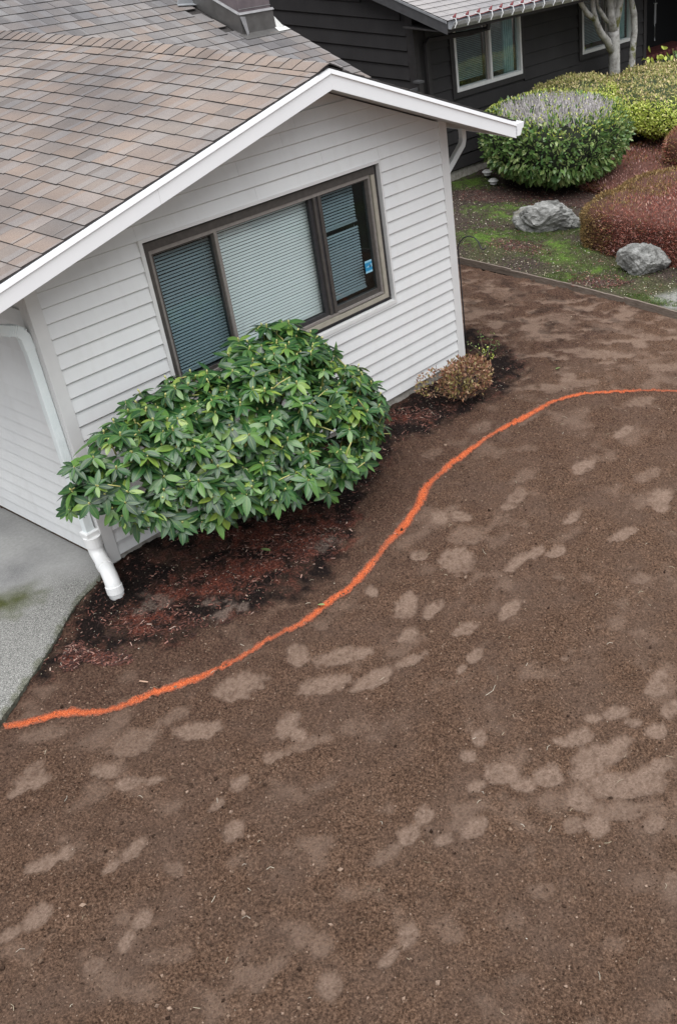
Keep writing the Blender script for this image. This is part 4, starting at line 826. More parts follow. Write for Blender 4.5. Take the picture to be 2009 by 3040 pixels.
# ---------------- neighbour's dark house ----------------
nh=empty('dark_house',(12,6,0)); tag(nh,'charcoal house with lap siding, white framed windows and grey shingle roof behind the white house','house')
NX0,NY=9.05,4.5; NXE=15.78; nzk=[.21+.2065*k for k in range(14)]
NS=.27; nz=lambda y:2.615+NS*(y-3.68)
wl=MB()
for (a,b,c,d) in ((NX0+.02,9.94,.2,2.78),(9.941,11.65,.2,1.39),(9.941,11.65,2.36,2.78),(11.651,13.51,.2,2.78),(13.511,15.19,.2,1.41),(13.511,15.19,2.36,2.78),(15.191,NXE,.2,2.78)): wl.box(a,b,NY+.02,NY+.12,c,d)
wl.box(NX0+.02,NX0+.12,NY+.121,12,0,2.78).prism([(NX0+.02,NY+.121,2.78),(NX0+.02,9,nz(9)-.17),(NX0+.02,12.5,2.78)],(.08,0,0)).build('wall',M['ndark'],nh)
MB().box(NX0+.04,NXE-.02,NY+.03,NY+.1,-.1,.20).box(NX0+.04,NX0+.1,NY+.1,12,-.1,.2).build('foundation',M['found'],nh)
WN=[(9.93,11.66,1.385,2.37),(13.50,15.20,1.40,2.37)]
for k in range(12):
    z0,z1=nzk[k],nzk[k+1]
    segs=[(9.40,NXE-.10)]
    for (a,b,c,d) in WN:
        ns=[]
        for (p,q) in segs:
            if z1>c-.07 and z0<d+.05 and a>p and b<q: ns+=[(p,a-.09),(b+.09,q)]
            else: ns.append((p,q))
        segs=ns
    for (p,q) in segs: board([(p,z0),(q,z0),(q,z1),(p,z1)],z0,z1,M['ndark'],nh,proud=.022,base=NY+.02)
for k in range(20):
    z0,z1=nzk[0]+.2065*k+.03,nzk[0]+.2065*(k+1)+.03
    ys=NY+.14;ye=12.4
    if z1>2.7: ye=12.5-(z1-2.7)/NS; ys=max(ys,3.68+(z1+.18-2.615)/NS)
    if ye-ys<.3: break
    board([(ys,z0),(ye,z0),(ye,z1),(ys,z1)],z0,z1,M['ndark'],nh,axis='y',proud=.022,base=NX0+.02)
MB().box(NX0-.01,NX0+.09,NY-.012,NY+.019,.18,2.62).box(NX0-.01,NX0+.019,NY+.02,NY+.13,.18,2.72).build('corner_post',M['ntrim'],nh)
MB().box(9.31,9.395,NY-.006,NY+.019,.18,2.5).build('corner_post',M['ntrim'],nh)
MB().box(NXE-.1,NXE+.01,NY-.012,NY+.019,.18,2.6).build('corner_post',M['ntrim'],nh)
MB().rtube([(9.95,3.78,2.5),(9.95,3.80,2.36),(9.80,4.05,2.30),(9.33,4.44,2.24),(9.26,4.45,2.18),(9.26,4.45,1.4),(9.20,4.45,1.35),(9.20,4.45,.2)],.065,.05,(0,1,0)).build('downspout',M['ntrim'],nh,bevel=.004)
def nwin(x0,x1,z0,z1):
    f=ring(x0,x1,z0,z1,.045,.04,.055,.04,NY-.035,NY+.06).build('window',M['wframe'],nh)
    ring(x0-.09,x1+.09,z0-.09,z1+.06,.089,.089,.089,.059,NY-.022,NY+.018).build('casing',M['ntrim'],f)
    xm=x0+(x1-x0)*.505
    MB().box(xm,xm+.05,NY-.031,NY+.05,z0+.056,z1-.041).build('mullion',M['wframe'],f)
    MB().box(xm-.06,xm-.002,NY+.0,NY+.04,z0+.056,z1-.041).build('sash',M['bronzel'],f)
    MB().box(x0+.046,xm-.062,NY+.01,NY+.014,z0+.056,z1-.041).build('pane',M['glass'],f)
    MB().box(xm+.052,x1-.041,NY+.018,NY+.022,z0+.056,z1-.041).build('pane',M['glass'],f)
    MB().box(x0,x1,NY+.125,NY+.8,z0-.1,z0-.09).box(x0,x1,NY+.8,NY+.82,z0-.1,z1+.1).build('room',M['dark'],f)
    b=MB()
    for k in range(int((z1-z0-.16)/.026)):
        z=z0+.13+k*.026; b.prism([(x0+.03,NY+.074,z),(xm-.08,NY+.074,z),(xm-.08,NY+.086,z+.012),(x0+.03,NY+.086,z+.012)],(0,.0,.0012))
        b.prism([(xm+.03,NY+.074,z),(x1-.35,NY+.074,z),(x1-.35,NY+.086,z+.014),(xm+.03,NY+.086,z+.014)],(0,.0,.0012))
    tag(b.build('blind',M['nblind'],f))
    c=MB()
    for k in range(5): c.tube([(x1-.33+.055*k,NY+.10,z0+.05),(x1-.33+.055*k,NY+.10,z1-.05)],.026,8)
    c.build('curtain',M['curt'],f,smooth=True)
M['nblind']=simple('teal_tinted_blind',(.10,.16,.17),(.16,.24,.25),9,.5); M['curt']=simple('pale_teal_curtain',(.16,.32,.33),(.34,.50,.50),7,.8)
# wall openings are read as recesses: cut the dark wall behind the windows
for (a,b,c,d) in WN: nwin(a,b,c,d)
# roof
RX0,RX1=8.83,24.
nr=MB(); nr.prism([(RX0+.02,3.66,nz(3.66)-.03),(RX1,3.66,nz(3.66)-.03),(RX1,9,nz(9)-.03),(RX0+.02,9,nz(9)-.03)],(0,0,.025))
nr.prism([(RX0+.02,9.001,nz(9)-.03),(RX1,9.001,nz(9)-.03),(RX1,14.2,nz(9)-1.45),(RX0+.02,14.2,nz(9)-1.45)],(0,0,.025)); nroof=nr.build('roof',M['butt'],nh)
MB().prism([(RX0,3.655,nz(3.655)-.175),(RX0,9,nz(9)-.175),(RX0,9,nz(9)-.02),(RX0,3.655,nz(3.655)-.02)],(.019,0,0)).build('rake_board',M['nfascia'],nh)
MB().prism([(RX0-.012,3.64,nz(3.64)-.03),(RX0-.012,9,nz(9)-.03),(RX0-.012,9,nz(9)+.0),(RX0-.012,3.64,nz(3.64)+.0)],(.011,0,0)).build('drip_edge',M['gutter'],nh)
MB().prism([(RX0+.02,3.67,2.45),(RX1,3.67,2.45),(RX1,NY,2.46),(RX0+.02,NY,2.46)],(0,0,.02)).box(RX0+.02,RX1,3.655,3.669,2.45,nz(3.66)-.031).build('soffit',M['ntrim'],nh)
tabs=[]
for r in range(36):
    y=3.63+.145*r; x=RX0+.002
    while x<17:
        k=R_.choice([4,5]);wv=WV[k]
        tabs.append(((x,y,nz(y)+.002),(1,0,0),tuple(unit((0,1,NS))),k,True)); x+=wv
tabset(tabs,nroof,M['sno'],M['shn'],None,60) if 'sno' in M else tabset(tabs,nroof,M['shn'],M['shn'],None,60)
pr=[(0,0),(0,-.10),(-.055,-.10),(-.10,-.05),(-.115,0),(-.105,.0),(-.09,-.045),(-.05,-.092),(-.008,-.092),(-.008,0)]
MB().prism([(RX0+.03,3.652+a,2.60+b) for a,b in pr],(15,0,0)).build('gutter',M['gutter'],nh)
# porch recess at the far end
MB().box(NXE+.02,22,6.6,6.7,0,2.8).box(NXE-.05,NXE+.015,NY+.125,6.6,0,2.8).box(21,21.1,NY,6.6,0,2.8).box(NXE+.02,21,3.7,6.59,2.42,2.44).box(NXE+.02,21,NY-.3,6.59,.0,.08).build('porch',M['dark'],nh)
# window openings in the white-clip string
ls=empty('light_clips',(10,3.55,2.6)); tag(ls,'white gutter clips with small red bulbs strung along the dark house gutter','string lights')
M['red']=simple('red_bulb',(.16,.012,.015),None,rough=.25); M['clip']=simple('white_clip',(.75,.76,.76),None,rough=.4)
for k in range(22):
    x=8.93+.266*k; j=R_.uniform(-.015,.015)
    MB().rtube([(x+j,3.63,2.645),(x+j*1.2,3.545,2.635),(x-.01+j,3.525,2.58),(x-.03+j,3.55,2.52)],.012,.009,(1,0,0)).build('clip',M['clip'],ls)
    MB().tube([(x+.01+j,3.60,2.63),(x+.02+j,3.585,2.655),(x+.045+j,3.57,2.70)],[.016,.022,.006],8).build('bulb',M['red'],ls)
MB().tube([(8.93+.266*k/2,3.60+.01*(k%2),2.628-.012*(k%2)) for k in range(44)],.006,5).build('wire',M['red'],ls)
# ---------------- plants ----------------
C0=np.array((-3.4274,-6.8136,4.8355))
def frames(axis,normal,roll=0):
    y=axis/np.linalg.norm(axis,axis=1)[:,None]; z=normal-(normal*y).sum(1)[:,None]*y; z/=np.linalg.norm(z,axis=1)[:,None]+1e-9; x=np.cross(y,z)
    return np.stack([x,y,z],2)
def leafset(T,Rm,Sc,V,F,uv,mo,mi,parent,npart,name='leaf'):
    d=np.linalg.norm(T-C0,axis=1); o=np.argsort(d)
    if npart:
        me=meshnp(name,V,F,uv=uv,smooth=True); me.materials.append(mo)
        for i in o[:npart]:
            q=link(name,me,parent); Rr=Rm[i]*Sc[i][None,:]
            q.matrix_basis=Matrix(((*Rr[0],T[i,0]),(*Rr[1],T[i,1]),(*Rr[2],T[i,2]),(0,0,0,1)))
    r=o[npart:]; v,f,u=batch(V,F,Rm[r],T[r],Sc[r],uv)
    ob=obj('foliage',v,f,mi,parent,uv=u,smooth=True); tag(ob,kind='stuff'); return ob
def sphere_dirs(n):
    v=rng.normal(size=(n,3)); return v/np.linalg.norm(v,axis=1)[:,None]
# rhododendron: whorls of long leaves over a spreading crown
rh=empty('rhododendron_bush',(1.2,-.35,0)); tag(rh,'large glossy green rhododendron with whorled leaves growing under the wide gable window','bush')
ELL=[((1.08,-.62,.90),(1.12,.50,.56),430),((1.25,-.96,.70),(.75,.34,.36),120),((.60,-.42,1.13),(.62,.32,.35),130),((.22,-.50,1.05),(.62,.42,.36),140),((1.56,-.46,1.24),(.58,.34,.30),110),((1.95,-.66,.66),(.46,.40,.36),90),((.75,-.76,.75),(.80,.34,.30),90)]
WT=[];WN_=[]
for (c,r,n) in ELL:
    d=sphere_dirs(n*3); c=np.array(c);r=np.array(r)
    p=c+d*r*(rng.uniform(.66,1.09,(len(d),1))); nn=d/r; nn/=np.linalg.norm(nn,axis=1)[:,None]
    k=(p[:,1]<-.06)&(nn[:,1]<.45)&(p[:,2]>.12)&((p-C0)@(-nn.T*0).sum(1)*0==0) if False else (p[:,1]<-.06)&(nn[:,1]<.5)&(p[:,2]>.15)&(nn[:,2]>-.75)
    p=p[k][:n];nn=nn[k][:n]; WT.append(p);WN_.append(nn)
WT=np.concatenate(WT);WN_=np.concatenate(WN_)
# drop whorls buried deep inside another lobe
keep=np.ones(len(WT),bool)
for (c,r,n) in ELL:
    q=np.linalg.norm((WT-np.array(c))/np.array(r),axis=1); keep&=~(q<.66)
keep&=~((fbm(WT[:,0]*.9,WT[:,2]+WT[:,1]*.6,.17,6,3)>.64)&(WT[:,1]<-.3))
WT=WT[keep];WN_=WN_[keep]
T=[];AXs=[];NR=[];SCs=[];bd=MB();stm=MB()
for p,nn in zip(WT,WN_):
    ax=Vector(nn*.55+np.array((0,-.12,.75))+rng.normal(0,.22,3)).normalized(); s=R_.uniform(.75,1.15); L0=R_.uniform(.10,.148)*s
    a0=R_.uniform(0,6.3); m=R_.randint(7,11); e1=ax.orthogonal().normalized();e2=ax.cross(e1)
    spread=R_.uniform(.15,.75)
    for k in range(m):
        th=a0+6.283*k/m+R_.uniform(-.25,.25); rad=e1*math.cos(th)+e2*math.sin(th)
        el=spread*R_.uniform(.3,1.2)-.15 if k%2 else spread*R_.uniform(-.2,.6)-.1
        dirv=(rad*math.cos(el)+ax*math.sin(el)).normalized(); dirv=(dirv+Vector((0,0,-.18))).normalized()
        nr=(ax-dirv*ax.dot(dirv)); nr=(nr.normalized()+rad.cross(ax)*R_.uniform(-.35,.35))
        T.append(np.array(p)+np.array(rad)*.008);AXs.append(dirv);NR.append(nr)
        L=L0*R_.uniform(.7,1.15);SCs.append((L*R_.uniform(.9,1.2),L,L))
    if R_.random()<.55:
        c=Vector(p)+ax*.012; bd.tube([c,c+ax*.012,c+ax*.024],[.005,.008,.002],6)
    c=Vector(p); stm.tube([c-ax*R_.uniform(.05,.12)+Vector((R_.uniform(-.01,.01),0,-.02)),c,c+ax*.016],[.0055,.0048,.004],5)
# a few long exposed yellow-green shoots
for k in range(46):
    p=Vector(WT[R_.randrange(len(WT))]); d=Vector((R_.uniform(-1,1),R_.uniform(-.9,0),R_.uniform(-.5,.6))).normalized(); L=R_.uniform(.08,.2)
    stm.tube([p,p+d*L*.5+Vector((0,0,.01)),p+d*L],[.0055,.005,.004],5)
V,F,uv=leaf_mesh(1.,.37,6,.16,.25)
leafset(np.array(T),frames(np.array(AXs),np.array(NR)),np.array(SCs),V,F,uv,M['rh_o'],M['rh_i'],rh,300)
tag(bd.build('buds',M['bud'],rh,smooth=True),kind='stuff'); tag(stm.build('shoots',M['stem'],rh,smooth=True),kind='stuff')
br=MB()
for k in range(30):
    p=Vector(WT[R_.randrange(len(WT))]); b=Vector((1.2+R_.uniform(-.15,.15),-.38+R_.uniform(-.08,.08),0)); mid=b.lerp(p,.5)+Vector((R_.uniform(-.1,.1),.1,.05)); 
    br.tube([b,b.lerp(mid,.5)+Vector((0,0,.04)),mid,mid.lerp(p,.6)+Vector((R_.uniform(-.04,.04),.02,0)),p],[.022,.016,.011,.007,.004],6)
br.build('branches',M['bark'],rh,smooth=True)
# generic clipped hedge made of small leaves on a rounded-box shell
def superell(n,c,r,e=3.2,zmin=-.75):
    d=sphere_dirs(n*2); k=(np.abs(d)**e).sum(1)**(-1/e); p=d*k[:,None]
    g=np.sign(p)*np.abs(p)**(e-1)/np.array(r); g/=np.linalg.norm(g,axis=1)[:,None]
    q=(p[:,2]>zmin); p=p[q][:n];g=g[q][:n]
    return np.array(c)+p*np.array(r),g
def hedge(root,c,r,n,L,mi,mo=None,e=3.,npart=0,zmin=-.8,jit=.05,core='core',W_=.42,up=.5,colsplit=None,lump=.06,topmat=None):
    p,g=superell(n,c,r,e,zmin)
    ln=(fbm(p[:,0]*1.+p[:,2],p[:,1]-p[:,2]*.7,.22,int(abs(c[0]*7)),3)-.5)*2*lump
    p=p+g*(ln-np.abs(rng.normal(0,jit,len(p))))[:,None]
    ax=g*.35+np.array((0,0,up))+rng.normal(0,.6,g.shape); nr=g+np.array((0,0,.4))+rng.normal(0,.35,g.shape)
    s=L*rng.uniform(.6,1.3,len(p)); Sc=np.stack([s*rng.uniform(.8,1.2,len(p)),s,s],1)
    V,F,uv=leaf_mesh(1.,W_,2 if L<.045 else 4,.12,.2)
    Rm=frames(ax,nr)
    if topmat is not None:
        tp=g[:,2]>.72+rng.normal(0,.12,len(g)); leafset(p[tp],Rm[tp],Sc[tp],V,F,uv,mo,M[topmat],root,0); p,Rm,Sc=p[~tp],Rm[~tp],Sc[~tp]
    leafset(p,Rm,Sc,V,F,uv,mo,mi,root,npart)
    # closed dark core: shade between the leaves put into its colour
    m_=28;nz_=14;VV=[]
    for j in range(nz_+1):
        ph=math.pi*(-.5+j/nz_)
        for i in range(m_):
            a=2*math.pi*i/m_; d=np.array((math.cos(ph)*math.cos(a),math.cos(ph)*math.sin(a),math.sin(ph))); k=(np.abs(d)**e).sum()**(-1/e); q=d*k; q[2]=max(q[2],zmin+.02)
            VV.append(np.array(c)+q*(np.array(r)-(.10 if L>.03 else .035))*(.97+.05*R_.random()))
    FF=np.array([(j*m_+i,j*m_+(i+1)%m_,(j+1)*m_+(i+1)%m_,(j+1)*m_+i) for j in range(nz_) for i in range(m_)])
    obj('dark_core',np.array(VV),FF,M[core],root)
# laurel with bare clipped top
la=empty('laurel_hedge',(10.45,3.0,0)); tag(la,'round clipped laurel shrub with grey bare twigs on its flat top, by the eave corner','shrub')
lc,lr=(10.40,2.93,.78),(1.12,1.02,.58)
p,g=superell(6200,lc,lr,3.2,-.97)
rad=np.hypot((p[:,0]-lc[0])/lr[0],(p[:,1]-lc[1])/lr[1])
k=~((g[:,2]>.7)&(rad<.80)&(rng.random(len(p))>.07)); p,g=p[k],g[k]
ln=(fbm(p[:,0]+p[:,2],p[:,1]-p[:,2]*.7,.2,5,3)-.5)*.14; p=p+g*(ln-np.abs(rng.normal(0,.05,len(p))))[:,None]
tp_=1-.13*np.clip((.85-p[:,2])/.55,0,1); p[:,0]=lc[0]+(p[:,0]-lc[0])*tp_; p[:,1]=lc[1]+(p[:,1]-lc[1])*tp_
low=p[:,2]<.62
s=np.where(low,.105,.082)*rng.uniform(.65,1.25,len(p)); ax=g*.55+np.array((0,0,.25))-np.where(low,1.,0.)[:,None]*np.array((0,0,.75))+rng.normal(0,.42,g.shape)
V,F,uv=leaf_mesh(1.,.42,4,.12,.2)
leafset(p,frames(ax,g+rng.normal(0,.4,g.shape)),np.stack([s,s,s],1),V,F,uv,M['la_o'],M['la_i'],la,300)
# rim leaves paler
p,g=superell(9000,lc,lr,3.2,.4); rad=np.hypot((p[:,0]-lc[0])/lr[0],(p[:,1]-lc[1])/lr[1]); k=(rad>.78)&(p[:,2]>lc[2]+.4*lr[2])&(rng.random(len(p))<.4)|((rad<=.78)&(rng.random(len(p))<.09)); p,g=p[k],g[k]; s=.04*rng.uniform(.6,1.2,len(p))
leafset(p+np.array((0,0,.03)),frames(g+rng.normal(0,.6,g.shape)+np.array((0,0,.6)),rng.normal(0,1,g.shape)),np.stack([s,s,s],1),V,F,uv,None,M['lime'],la,0)
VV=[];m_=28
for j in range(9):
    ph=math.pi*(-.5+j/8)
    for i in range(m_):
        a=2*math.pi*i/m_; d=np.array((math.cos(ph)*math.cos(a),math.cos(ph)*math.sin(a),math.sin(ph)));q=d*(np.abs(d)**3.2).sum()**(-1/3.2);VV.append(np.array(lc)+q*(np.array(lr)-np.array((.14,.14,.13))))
obj('dark_core',np.array(VV),np.array([(j*m_+i,j*m_+(i+1)%m_,(j+1)*m_+(i+1)%m_,(j+1)*m_+i) for j in range(8) for i in range(m_)]),M['cored'],la)  # near-black core, the shade behind the leaves painted as its colour
tw=MB()
for k in range(1300):
    a=R_.uniform(0,6.283);q=math.sqrt(R_.random())*.86; x=lc[0]+lr[0]*q*math.cos(a);y=lc[1]+lr[1]*q*math.sin(a)
    zt=lc[2]+lr[2]*(1-.10*q**3)+R_.uniform(-.08,-.01); dx,dy=R_.gauss(0,.025),R_.gauss(0,.025)
    tw.tube([(x,y,zt-.14),(x+dx*.5,y+dy*.5,zt-.07),(x+dx*1.4,y+dy*1.4,zt)],[.008,.006,.004],4)
tag(tw.build('bare_twigs',M['twig'],la),kind='stuff')
tr=MB()
for k in range(7): a=k*.9; tr.tube([(lc[0]+.15*math.cos(a),lc[1]+.15*math.sin(a),0),(lc[0]+.35*math.cos(a),lc[1]+.35*math.sin(a),.3),(lc[0]+.7*math.cos(a),lc[1]+.7*math.sin(a),.7)],[.035,.028,.015],7)
tr.build('stems',M['bark'],la,smooth=True)
y1=empty('boxwood_shrub',(12.0,3.75,0)); tag(y1,'low yellow-green clipped shrub between the laurel and the dark house window','shrub',None)
hedge(y1,(11.9,3.62,.90),(.95,.60,.44),11000,.044,M['lime'],e=3,zmin=-.8,jit=.03,topmat='limeb')
MB().tube([(11.9,3.6,0),(11.9,3.6,.7)],.05).build('stem',M['bark'],y1)
y2=empty('boxwood_shrub',(13.6,3.0,0)); tag(y2,'largest yellow-green clipped shrub, in front of the pale tree trunks','shrub')
hedge(y2,(13.8,2.9,.74),(1.5,1.15,.48),22000,.047,M['lime'],e=3,zmin=-.8,jit=.035,topmat='limeb',lump=.09)
s_=MB()
for k in range(6): a=k; s_.tube([(13.4+.15*math.cos(a),2.8+.15*math.sin(a),0),(13.4+.5*math.cos(a),2.8+.4*math.sin(a),.7)],[.05,.03])
s_.build('stems',M['bark'],y2,smooth=True)
# heath mounds
def mound(name,lab,pts,mats,n,L,core='coreb',cat='shrub',c=None,r=None,e=3.4):
    o=empty(name,(c[0],c[1],0)); tag(o,lab,cat)
    p,g=superell(n,c,r,e,-.97); ln=(fbm(p[:,0]+p[:,2],p[:,1]+p[:,2],.35,int(c[0]*3),3)-.5)*.09; p=p+g*(ln-np.abs(rng.normal(0,.02,n if len(p)==n else len(p))))[:,None]
    V=np.array([(-.5,0,0),(.5,0,0),(.35,.6,.1),(0,1,.05),(-.35,.6,.1)]);F=np.array([(0,1,2,3,4)]);uv=np.array([(0,0),(1,0),(1,1),(0,1),(0,1)],float)
    ax=g+np.array((0,0,.3))+rng.normal(0,.55,g.shape); s=L*rng.uniform(.6,1.4,len(p)); Rm=frames(ax,rng.normal(0,1,g.shape)); Sc=np.stack([s*.33,s,s],1)
    sel=pts(p,g); 
    for mi in range(len(mats)):
        k=sel==mi; v,f,u=batch(V,F,Rm[k],p[k],Sc[k],uv); tag(obj('foliage',v,f,M[mats[mi]],o,uv=u),kind='stuff')
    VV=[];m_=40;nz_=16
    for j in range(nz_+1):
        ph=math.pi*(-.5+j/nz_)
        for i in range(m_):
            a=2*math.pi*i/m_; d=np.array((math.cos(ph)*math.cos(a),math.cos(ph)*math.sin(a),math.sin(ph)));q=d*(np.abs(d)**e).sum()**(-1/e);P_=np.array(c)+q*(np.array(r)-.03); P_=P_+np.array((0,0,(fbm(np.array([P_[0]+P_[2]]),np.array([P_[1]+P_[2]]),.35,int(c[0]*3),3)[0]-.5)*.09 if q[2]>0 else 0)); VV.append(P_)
    obj('dark_core',np.array(VV),np.array([(j*m_+i,j*m_+(i+1)%m_,(j+1)*m_+(i+1)%m_,(j+1)*m_+i) for j in range(nz_) for i in range(m_)]),M[core],o,smooth=True)
    return o
def sel_low(p,g):
    n=fbm(p[:,0],p[:,1],.5,3,3); s=(p[:,1]-.35+ (n-.5)*1.2+rng.normal(0,.15,len(p)))>0
    return np.where(s,1,np.where(rng.random(len(p))<.25,2,0))
mound('heath_hedge','low clipped rust-red heath hedge with olive left end, beside the two grey rocks',sel_low,['heath','heatho','heathd'],60000,.030,c=(9.20,-.62,.28),r=(1.22,1.66,.40),e=8)
mound('heath_ground_cover','wide low carpet of brownish pink heath rising behind the red hedge',lambda p,g:np.where(fbm(p[:,0],p[:,1],.5,8,3)+rng.normal(0,.1,len(p))>.5,0,np.where(rng.random(len(p))<.5,1,2)),['heathd','heath','heatho'],42000,.036,c=(12.2,.9,.10),r=(2.0,2.0,.16),e=5)
mound('heath_shrub','small dark rounded heath mound cut by the right edge of the picture',lambda p,g:np.where(rng.random(len(p))<.5,0,1),['heatho','heath'],9000,.034,c=(12.25,1.12,.42),r=(.75,.75,.42),e=2.8)
# tree with pale stems
def tree(name,lab,stems,base):
    o=empty(name,base); tag(o,lab,'tree')
    for nm,pts,r0,r1 in stems:
        N=len(pts); MB().tube(pts,[r0+(r1-r0)*i/(N-1)+R_.uniform(-.006,.006) for i in range(N)],10).build(nm,M['pale'],o,smooth=True)
    return o
TX,TY=13.86,4.02
def pz(u,v,y):   # a point at depth plane y from the surveyed bearings
    d=np.array(Fw)+np.array(Rg)*((u-1700.26)/3093.31)-np.array(Up)*((v-1520)/3093.31); t=(y-C0[1])/d[1]; return tuple(C0+d*t)
def smp(L,n=3):
    return [tuple(q) for q in catmull([tuple(l) for l in L],n)] if False else L
a=[pz(1822,192,TY),pz(1822,120,TY),pz(1818,90,TY),pz(1812,60,TY),pz(1808,0,TY),pz(1802,-60,TY)]
tree('pale_barked_tree','pale lichen-covered multi-stemmed tree in front of the right window of the dark house',[
 ('trunk',[(a[0][0],TY,0),(a[0][0]+.01,TY,.8)]+a[:3],.115,.10),
 ('limb',[a[2],a[3],a[4],a[5]],.085,.07),
 ('limb',[pz(1825,110,TY),pz(1826,70,TY),pz(1832,40,TY-.03),pz(1838,0,TY-.05),pz(1842,-60,TY-.08)],.08,.065),
 ('limb',[pz(1812,150,TY),pz(1800,120,TY-.02),pz(1780,95,TY-.05),pz(1768,65,TY-.08),pz(1760,30,TY-.1),pz(1752,-50,TY-.1)],.07,.045),
 ('limb',[pz(1766,60,TY-.08),pz(1740,38,TY-.1),pz(1722,8,TY-.12),pz(1708,-40,TY-.12)],.05,.036),
 ('limb',[pz(1802,65,TY),pz(1785,40,TY),pz(1772,18,TY),pz(1765,-40,TY)],.04,.028),
 ('limb',[pz(1825,60,TY),pz(1822,20,TY),pz(1826,-40,TY)],.035,.03)],(a[0][0],TY,0))
b_=[pz(1874,196,TY-.12),pz(1876,150,TY-.12),pz(1882,90,TY-.12),pz(1880,40,TY-.12),pz(1872,0,TY-.12),pz(1864,-60,TY-.12)]
tree('pale_barked_tree','thin single pale trunk standing just right of the multi-stemmed pale tree',[('trunk',[(b_[0][0],TY-.12,0)]+b_,.06,.055)],(b_[0][0],TY-.12,0))
# leafy plant by the porch
lp_=empty('leafy_plant',(15.6,3.6,0)); tag(lp_,'bright green young leafy plant in front of the dark porch at right edge','plant')
p=np.array([pz(R_.uniform(1922,2040),R_.uniform(145,205),3.6) for _ in range(80)])+rng.normal(0,.08,(80,3)); V,F,uv=leaf_mesh(1.,.5,4,.2,.2); s=.12*rng.uniform(.6,1.2,80)
leafset(p,frames(rng.normal(0,.6,(80,3))+np.array((0,0,-.9)),rng.normal(0,1,(80,3))+np.array((-.6,-.6,.3))),np.stack([s,s,s],1),V,F,uv,M['lime'],M['la_i'],lp_,40)
q=MB()
for k in range(10): q.tube([(15.6,3.6,.9*0),tuple(p[k])],[.015,.006],5)
q.build('stems',M['stem'],lp_)
# porch bits
t=NT('red_striped_cushion'); sp=t.n('SeparateXYZ'); t.l(t.pos(),sp.inputs[0]); k=t.math('GREATER_THAN',t.math('FRACT',t.math('MULTIPLY',sp.outputs[0],6.)),.55); t.pbr(t.mix(k,(.06,.006,.007),(.14,.035,.03)),.8)
bn=empty('porch_bench',(17.2,5.2,0)); tag(bn,'dark bench with red striped cushion in the shaded porch','bench')
MB().box(16.1,18.6,5.0,5.5,.72,.84).build('cushion',t.m,bn,bevel=.03); MB().box(16.1,18.6,5.0,5.5,.62,.715).build('seat',M['iron'],bn)
for x in(16.2,18.5):
    for y in(5.05,5.45): MB().box(x-.03,x+.03,y-.03,y+.03,.02,.62).build('leg',M['iron'],bn)
wc=empty('wind_chime',(16.0,4.55,2)); tag(wc,'thin metal wind chime hanging at the dark porch corner','wind chime')
for k in range(4): MB().tube([(15.98+.02*k,4.42+.02*(k%2),1.55+.02*k),(15.98+.02*k,4.42+.02*(k%2),1.95)],.006,6).build('tube',M['galv'],wc)
MB().tube([(16.01,4.43,1.3),(16.01,4.43,2.4)],.0015,4).build('string',M['galv'],wc); MB().disc((16.01,4.43,1.95),.04,.01).build('top_disc',M['galv'],wc); MB().tube([(16.01,4.43,1.28),(16.01,4.43,1.35)],[.012,.002],5).build('wind_catcher',M['galv'],wc)
# rocks
def rock(c,r,seed,lab,rot,top=None):
    import bmesh
    bm=bmesh.new(); bmesh.ops.create_icosphere(bm,subdivisions=5,radius=1); rg=np.random.default_rng(seed)
    V=np.array([v.co[:] for v in bm.verts]); pl=sphere_dirs(26); off=rg.uniform(.55,.95,26)
    for _ in range(2):
        for n_,o_ in zip(pl,off):
            q=V@n_; k=q>o_; V[k]-=np.outer((q[k]-o_)*.92,n_)
    nn=V/np.linalg.norm(V,axis=1)[:,None]
    V=V+nn*((fbm(V[:,0]*1+V[:,2]*.7,V[:,1]-V[:,2]*.6,.5,seed,5)-.5)*.42)[:,None]+nn*((fbm(V[:,0]-V[:,2],V[:,1]+V[:,2]*.5,.12,seed+3,3)-.5)*.15)[:,None]
    V=V*np.array(r); ca,sa=math.cos(rot),math.sin(rot); V=np.stack([V[:,0]*ca-V[:,1]*sa,V[:,0]*sa+V[:,1]*ca,V[:,2]],1)
    F=np.array([[v.index for v in f.verts] for f in bm.faces]); bm.free()
    o=link('garden_rock',meshnp('garden_rock',V,F),None,M['rock']); o.location=c; tag(o,lab,'rock',None)
rock((8.56,1.80,.17),(.52,.30,.30),4,'large pale grey rock left of the red heath hedge, under the laurel',math.radians(-58))
rock((7.74,-.24,.14),(.36,.28,.27),9,'smaller pitted grey rock at the lower right, in front of the red heath hedge',math.radians(-50))
# garden lights
for (x,y,z,lab) in ((10.10,4.12,.16,'white solar path light near the dark house wall, left one with two discs'),(9.80,3.76,.14,'white mushroom shaped path light in front of the laurel shrub')):
    g=empty('path_light',(x,y,.03)); tag(g,lab,'garden light','path lights by the dark house')
    MB().tube([(x,y,0),(x,y,z)],.012,8).build('stake',M['iron'],g); MB().disc((x,y,z),.085,.03,20,.05).build('cap',M['wframe'],g,smooth=False); MB().disc((x,y,z-.05),.055,.03).build('lamp_body',M['wframe'],g)
# shepherd hook
hk=empty('shepherd_hook',(4.55,.08,0)); tag(hk,'thin black metal shepherd hook pole at the right corner of the white house','plant hook')
hp=[(4.55,.085,-.05),(4.55,.08,.6),(4.55,.08,1.08),(4.55,.085,1.243),(4.55,.055,1.31),(4.55,-.005,1.368),(4.55,-.079,1.398),(4.55,-.146,1.392),(4.55,-.193,1.36),(4.55,-.212,1.317),(4.55,-.222,1.295),(4.55,-.24,1.284),(4.55,-.265,1.292),(4.55,-.285,1.312)]
MB().tube(hp,.0065,8).build('hook_pole',M['iron'],hk,smooth=True)
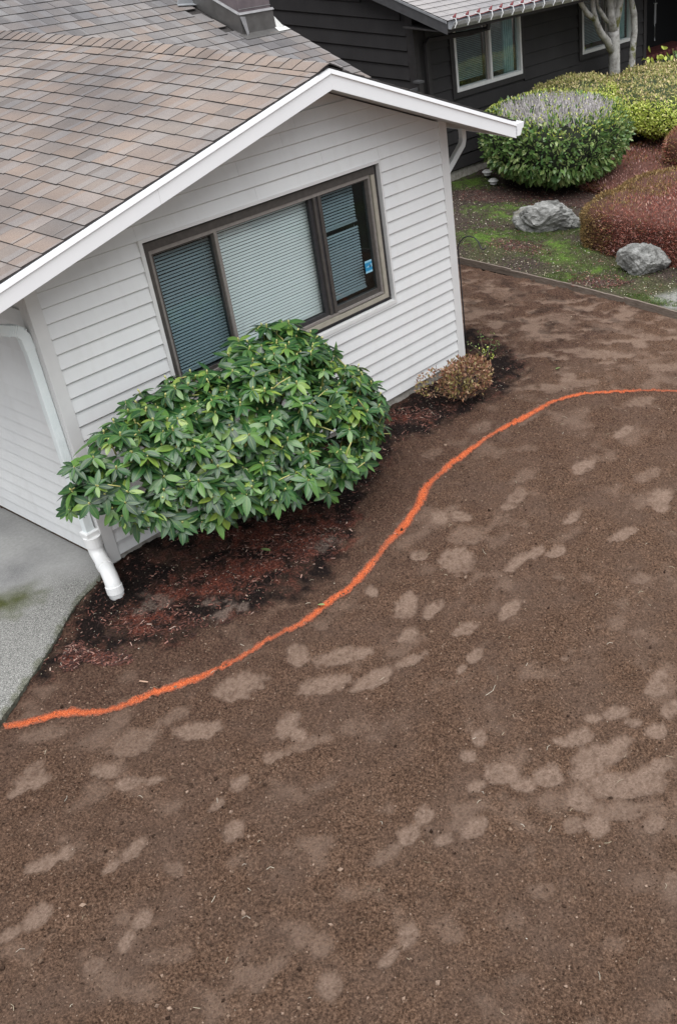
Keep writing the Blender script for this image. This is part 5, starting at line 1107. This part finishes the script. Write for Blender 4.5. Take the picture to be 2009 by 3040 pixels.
# azalea by the corner
az=empty('azalea_shrub',(3.8,-.5,0)); tag(az,'small bronze and tan leaved azalea shrub at the right front corner of the white house','shrub')
n=1500; d=sphere_dirs(n*2); d=d[d[:,2]>-.7][:n]; p=np.array((3.83,-.50,.22))+d*np.array((.31,.22,.20))*rng.uniform(.75,1.05,(len(d),1))**1; k=(p[:,1]<-.03)&(p[:,2]>.05);p=p[k];d=d[k]
d2=sphere_dirs(220); p2=np.array((3.55,-.32,.24))+d2*np.array((.22,.14,.12)); k2=p2[:,1]<-.03;p=np.concatenate([p,p2[k2]]);d=np.concatenate([d,d2[k2]])
s=.036*rng.uniform(.6,1.25,len(p)); V,F,uv=leaf_mesh(1.,.48,3,.1,.2)
leafset(p,frames(d*.5+np.array((0,0,.3))+rng.normal(0,.5,d.shape),d+rng.normal(0,.5,d.shape)),np.stack([s,s,s],1),V,F,uv,M['azalea'],M['azalea'],az,120)
q=MB()
for k in range(60):
    e=Vector(p[R_.randrange(len(p))]); b=Vector((3.80+R_.uniform(-.05,.05),-.50+R_.uniform(-.04,.04),0)); mm=b.lerp(e,.5)+Vector((R_.uniform(-.04,.04),R_.uniform(-.03,.03),0)); q.tube([b,mm,e],[.006,.004,.002],4)
q.build('stems',M['bark'],az)
tg=empty('twiggy_plant',(4.72,-.02,0)); tag(tg,'sparse little twiggy plant with few pale green leaves beside the shepherd hook','plant')
q=MB();pp=[];b=Vector((4.66,-.10,0))
for k in range(8):
    e=b+Vector((R_.uniform(-.18,.32),R_.uniform(-.22,.15),R_.uniform(.10,.24))); mm=b.lerp(e,.5)+Vector((R_.uniform(-.03,.03),0,.02)); q.tube([b,mm,e],[.006,.004,.002],5)
    for j in range(14): t_=R_.uniform(.5,1.05); pp.append(b.lerp(e,t_)+Vector((R_.gauss(0,.025),R_.gauss(0,.025),R_.gauss(0,.02))))
q.build('stems',M['bark'],tg); pp=np.array(pp); s=.026*rng.uniform(.6,1.2,len(pp)); leafset(pp,frames(rng.normal(0,1,pp.shape),rng.normal(0,1,pp.shape)+np.array((0,-.5,1))),np.stack([s,s,s],1),V,F,uv,M['lime'],M['la_i'],tg,30)
# dark fence between the houses
fn=empty('dark_fence',(8.6,4.42,0)); tag(fn,'dark painted wooden fence with capped post between the two houses','fence')
MB().box(8.93,9.02,4.36,4.45,0,1.70).build('post',M['ntrim'],fn); MB().box(8.915,9.035,4.345,4.465,1.70,1.73).build('post_cap',M['nfascia'],fn)
MB().box(6.9,8.929,4.39,4.42,1.60,1.64).build('rail',M['nfascia'],fn); MB().box(6.9,8.929,4.39,4.42,.25,.33).build('rail',M['ntrim'],fn)
for k in range(14): MB().box(6.92+.143*k,7.055+.143*k,4.421,4.44,.05,1.6).build('slat',M['ntrim'],fn)
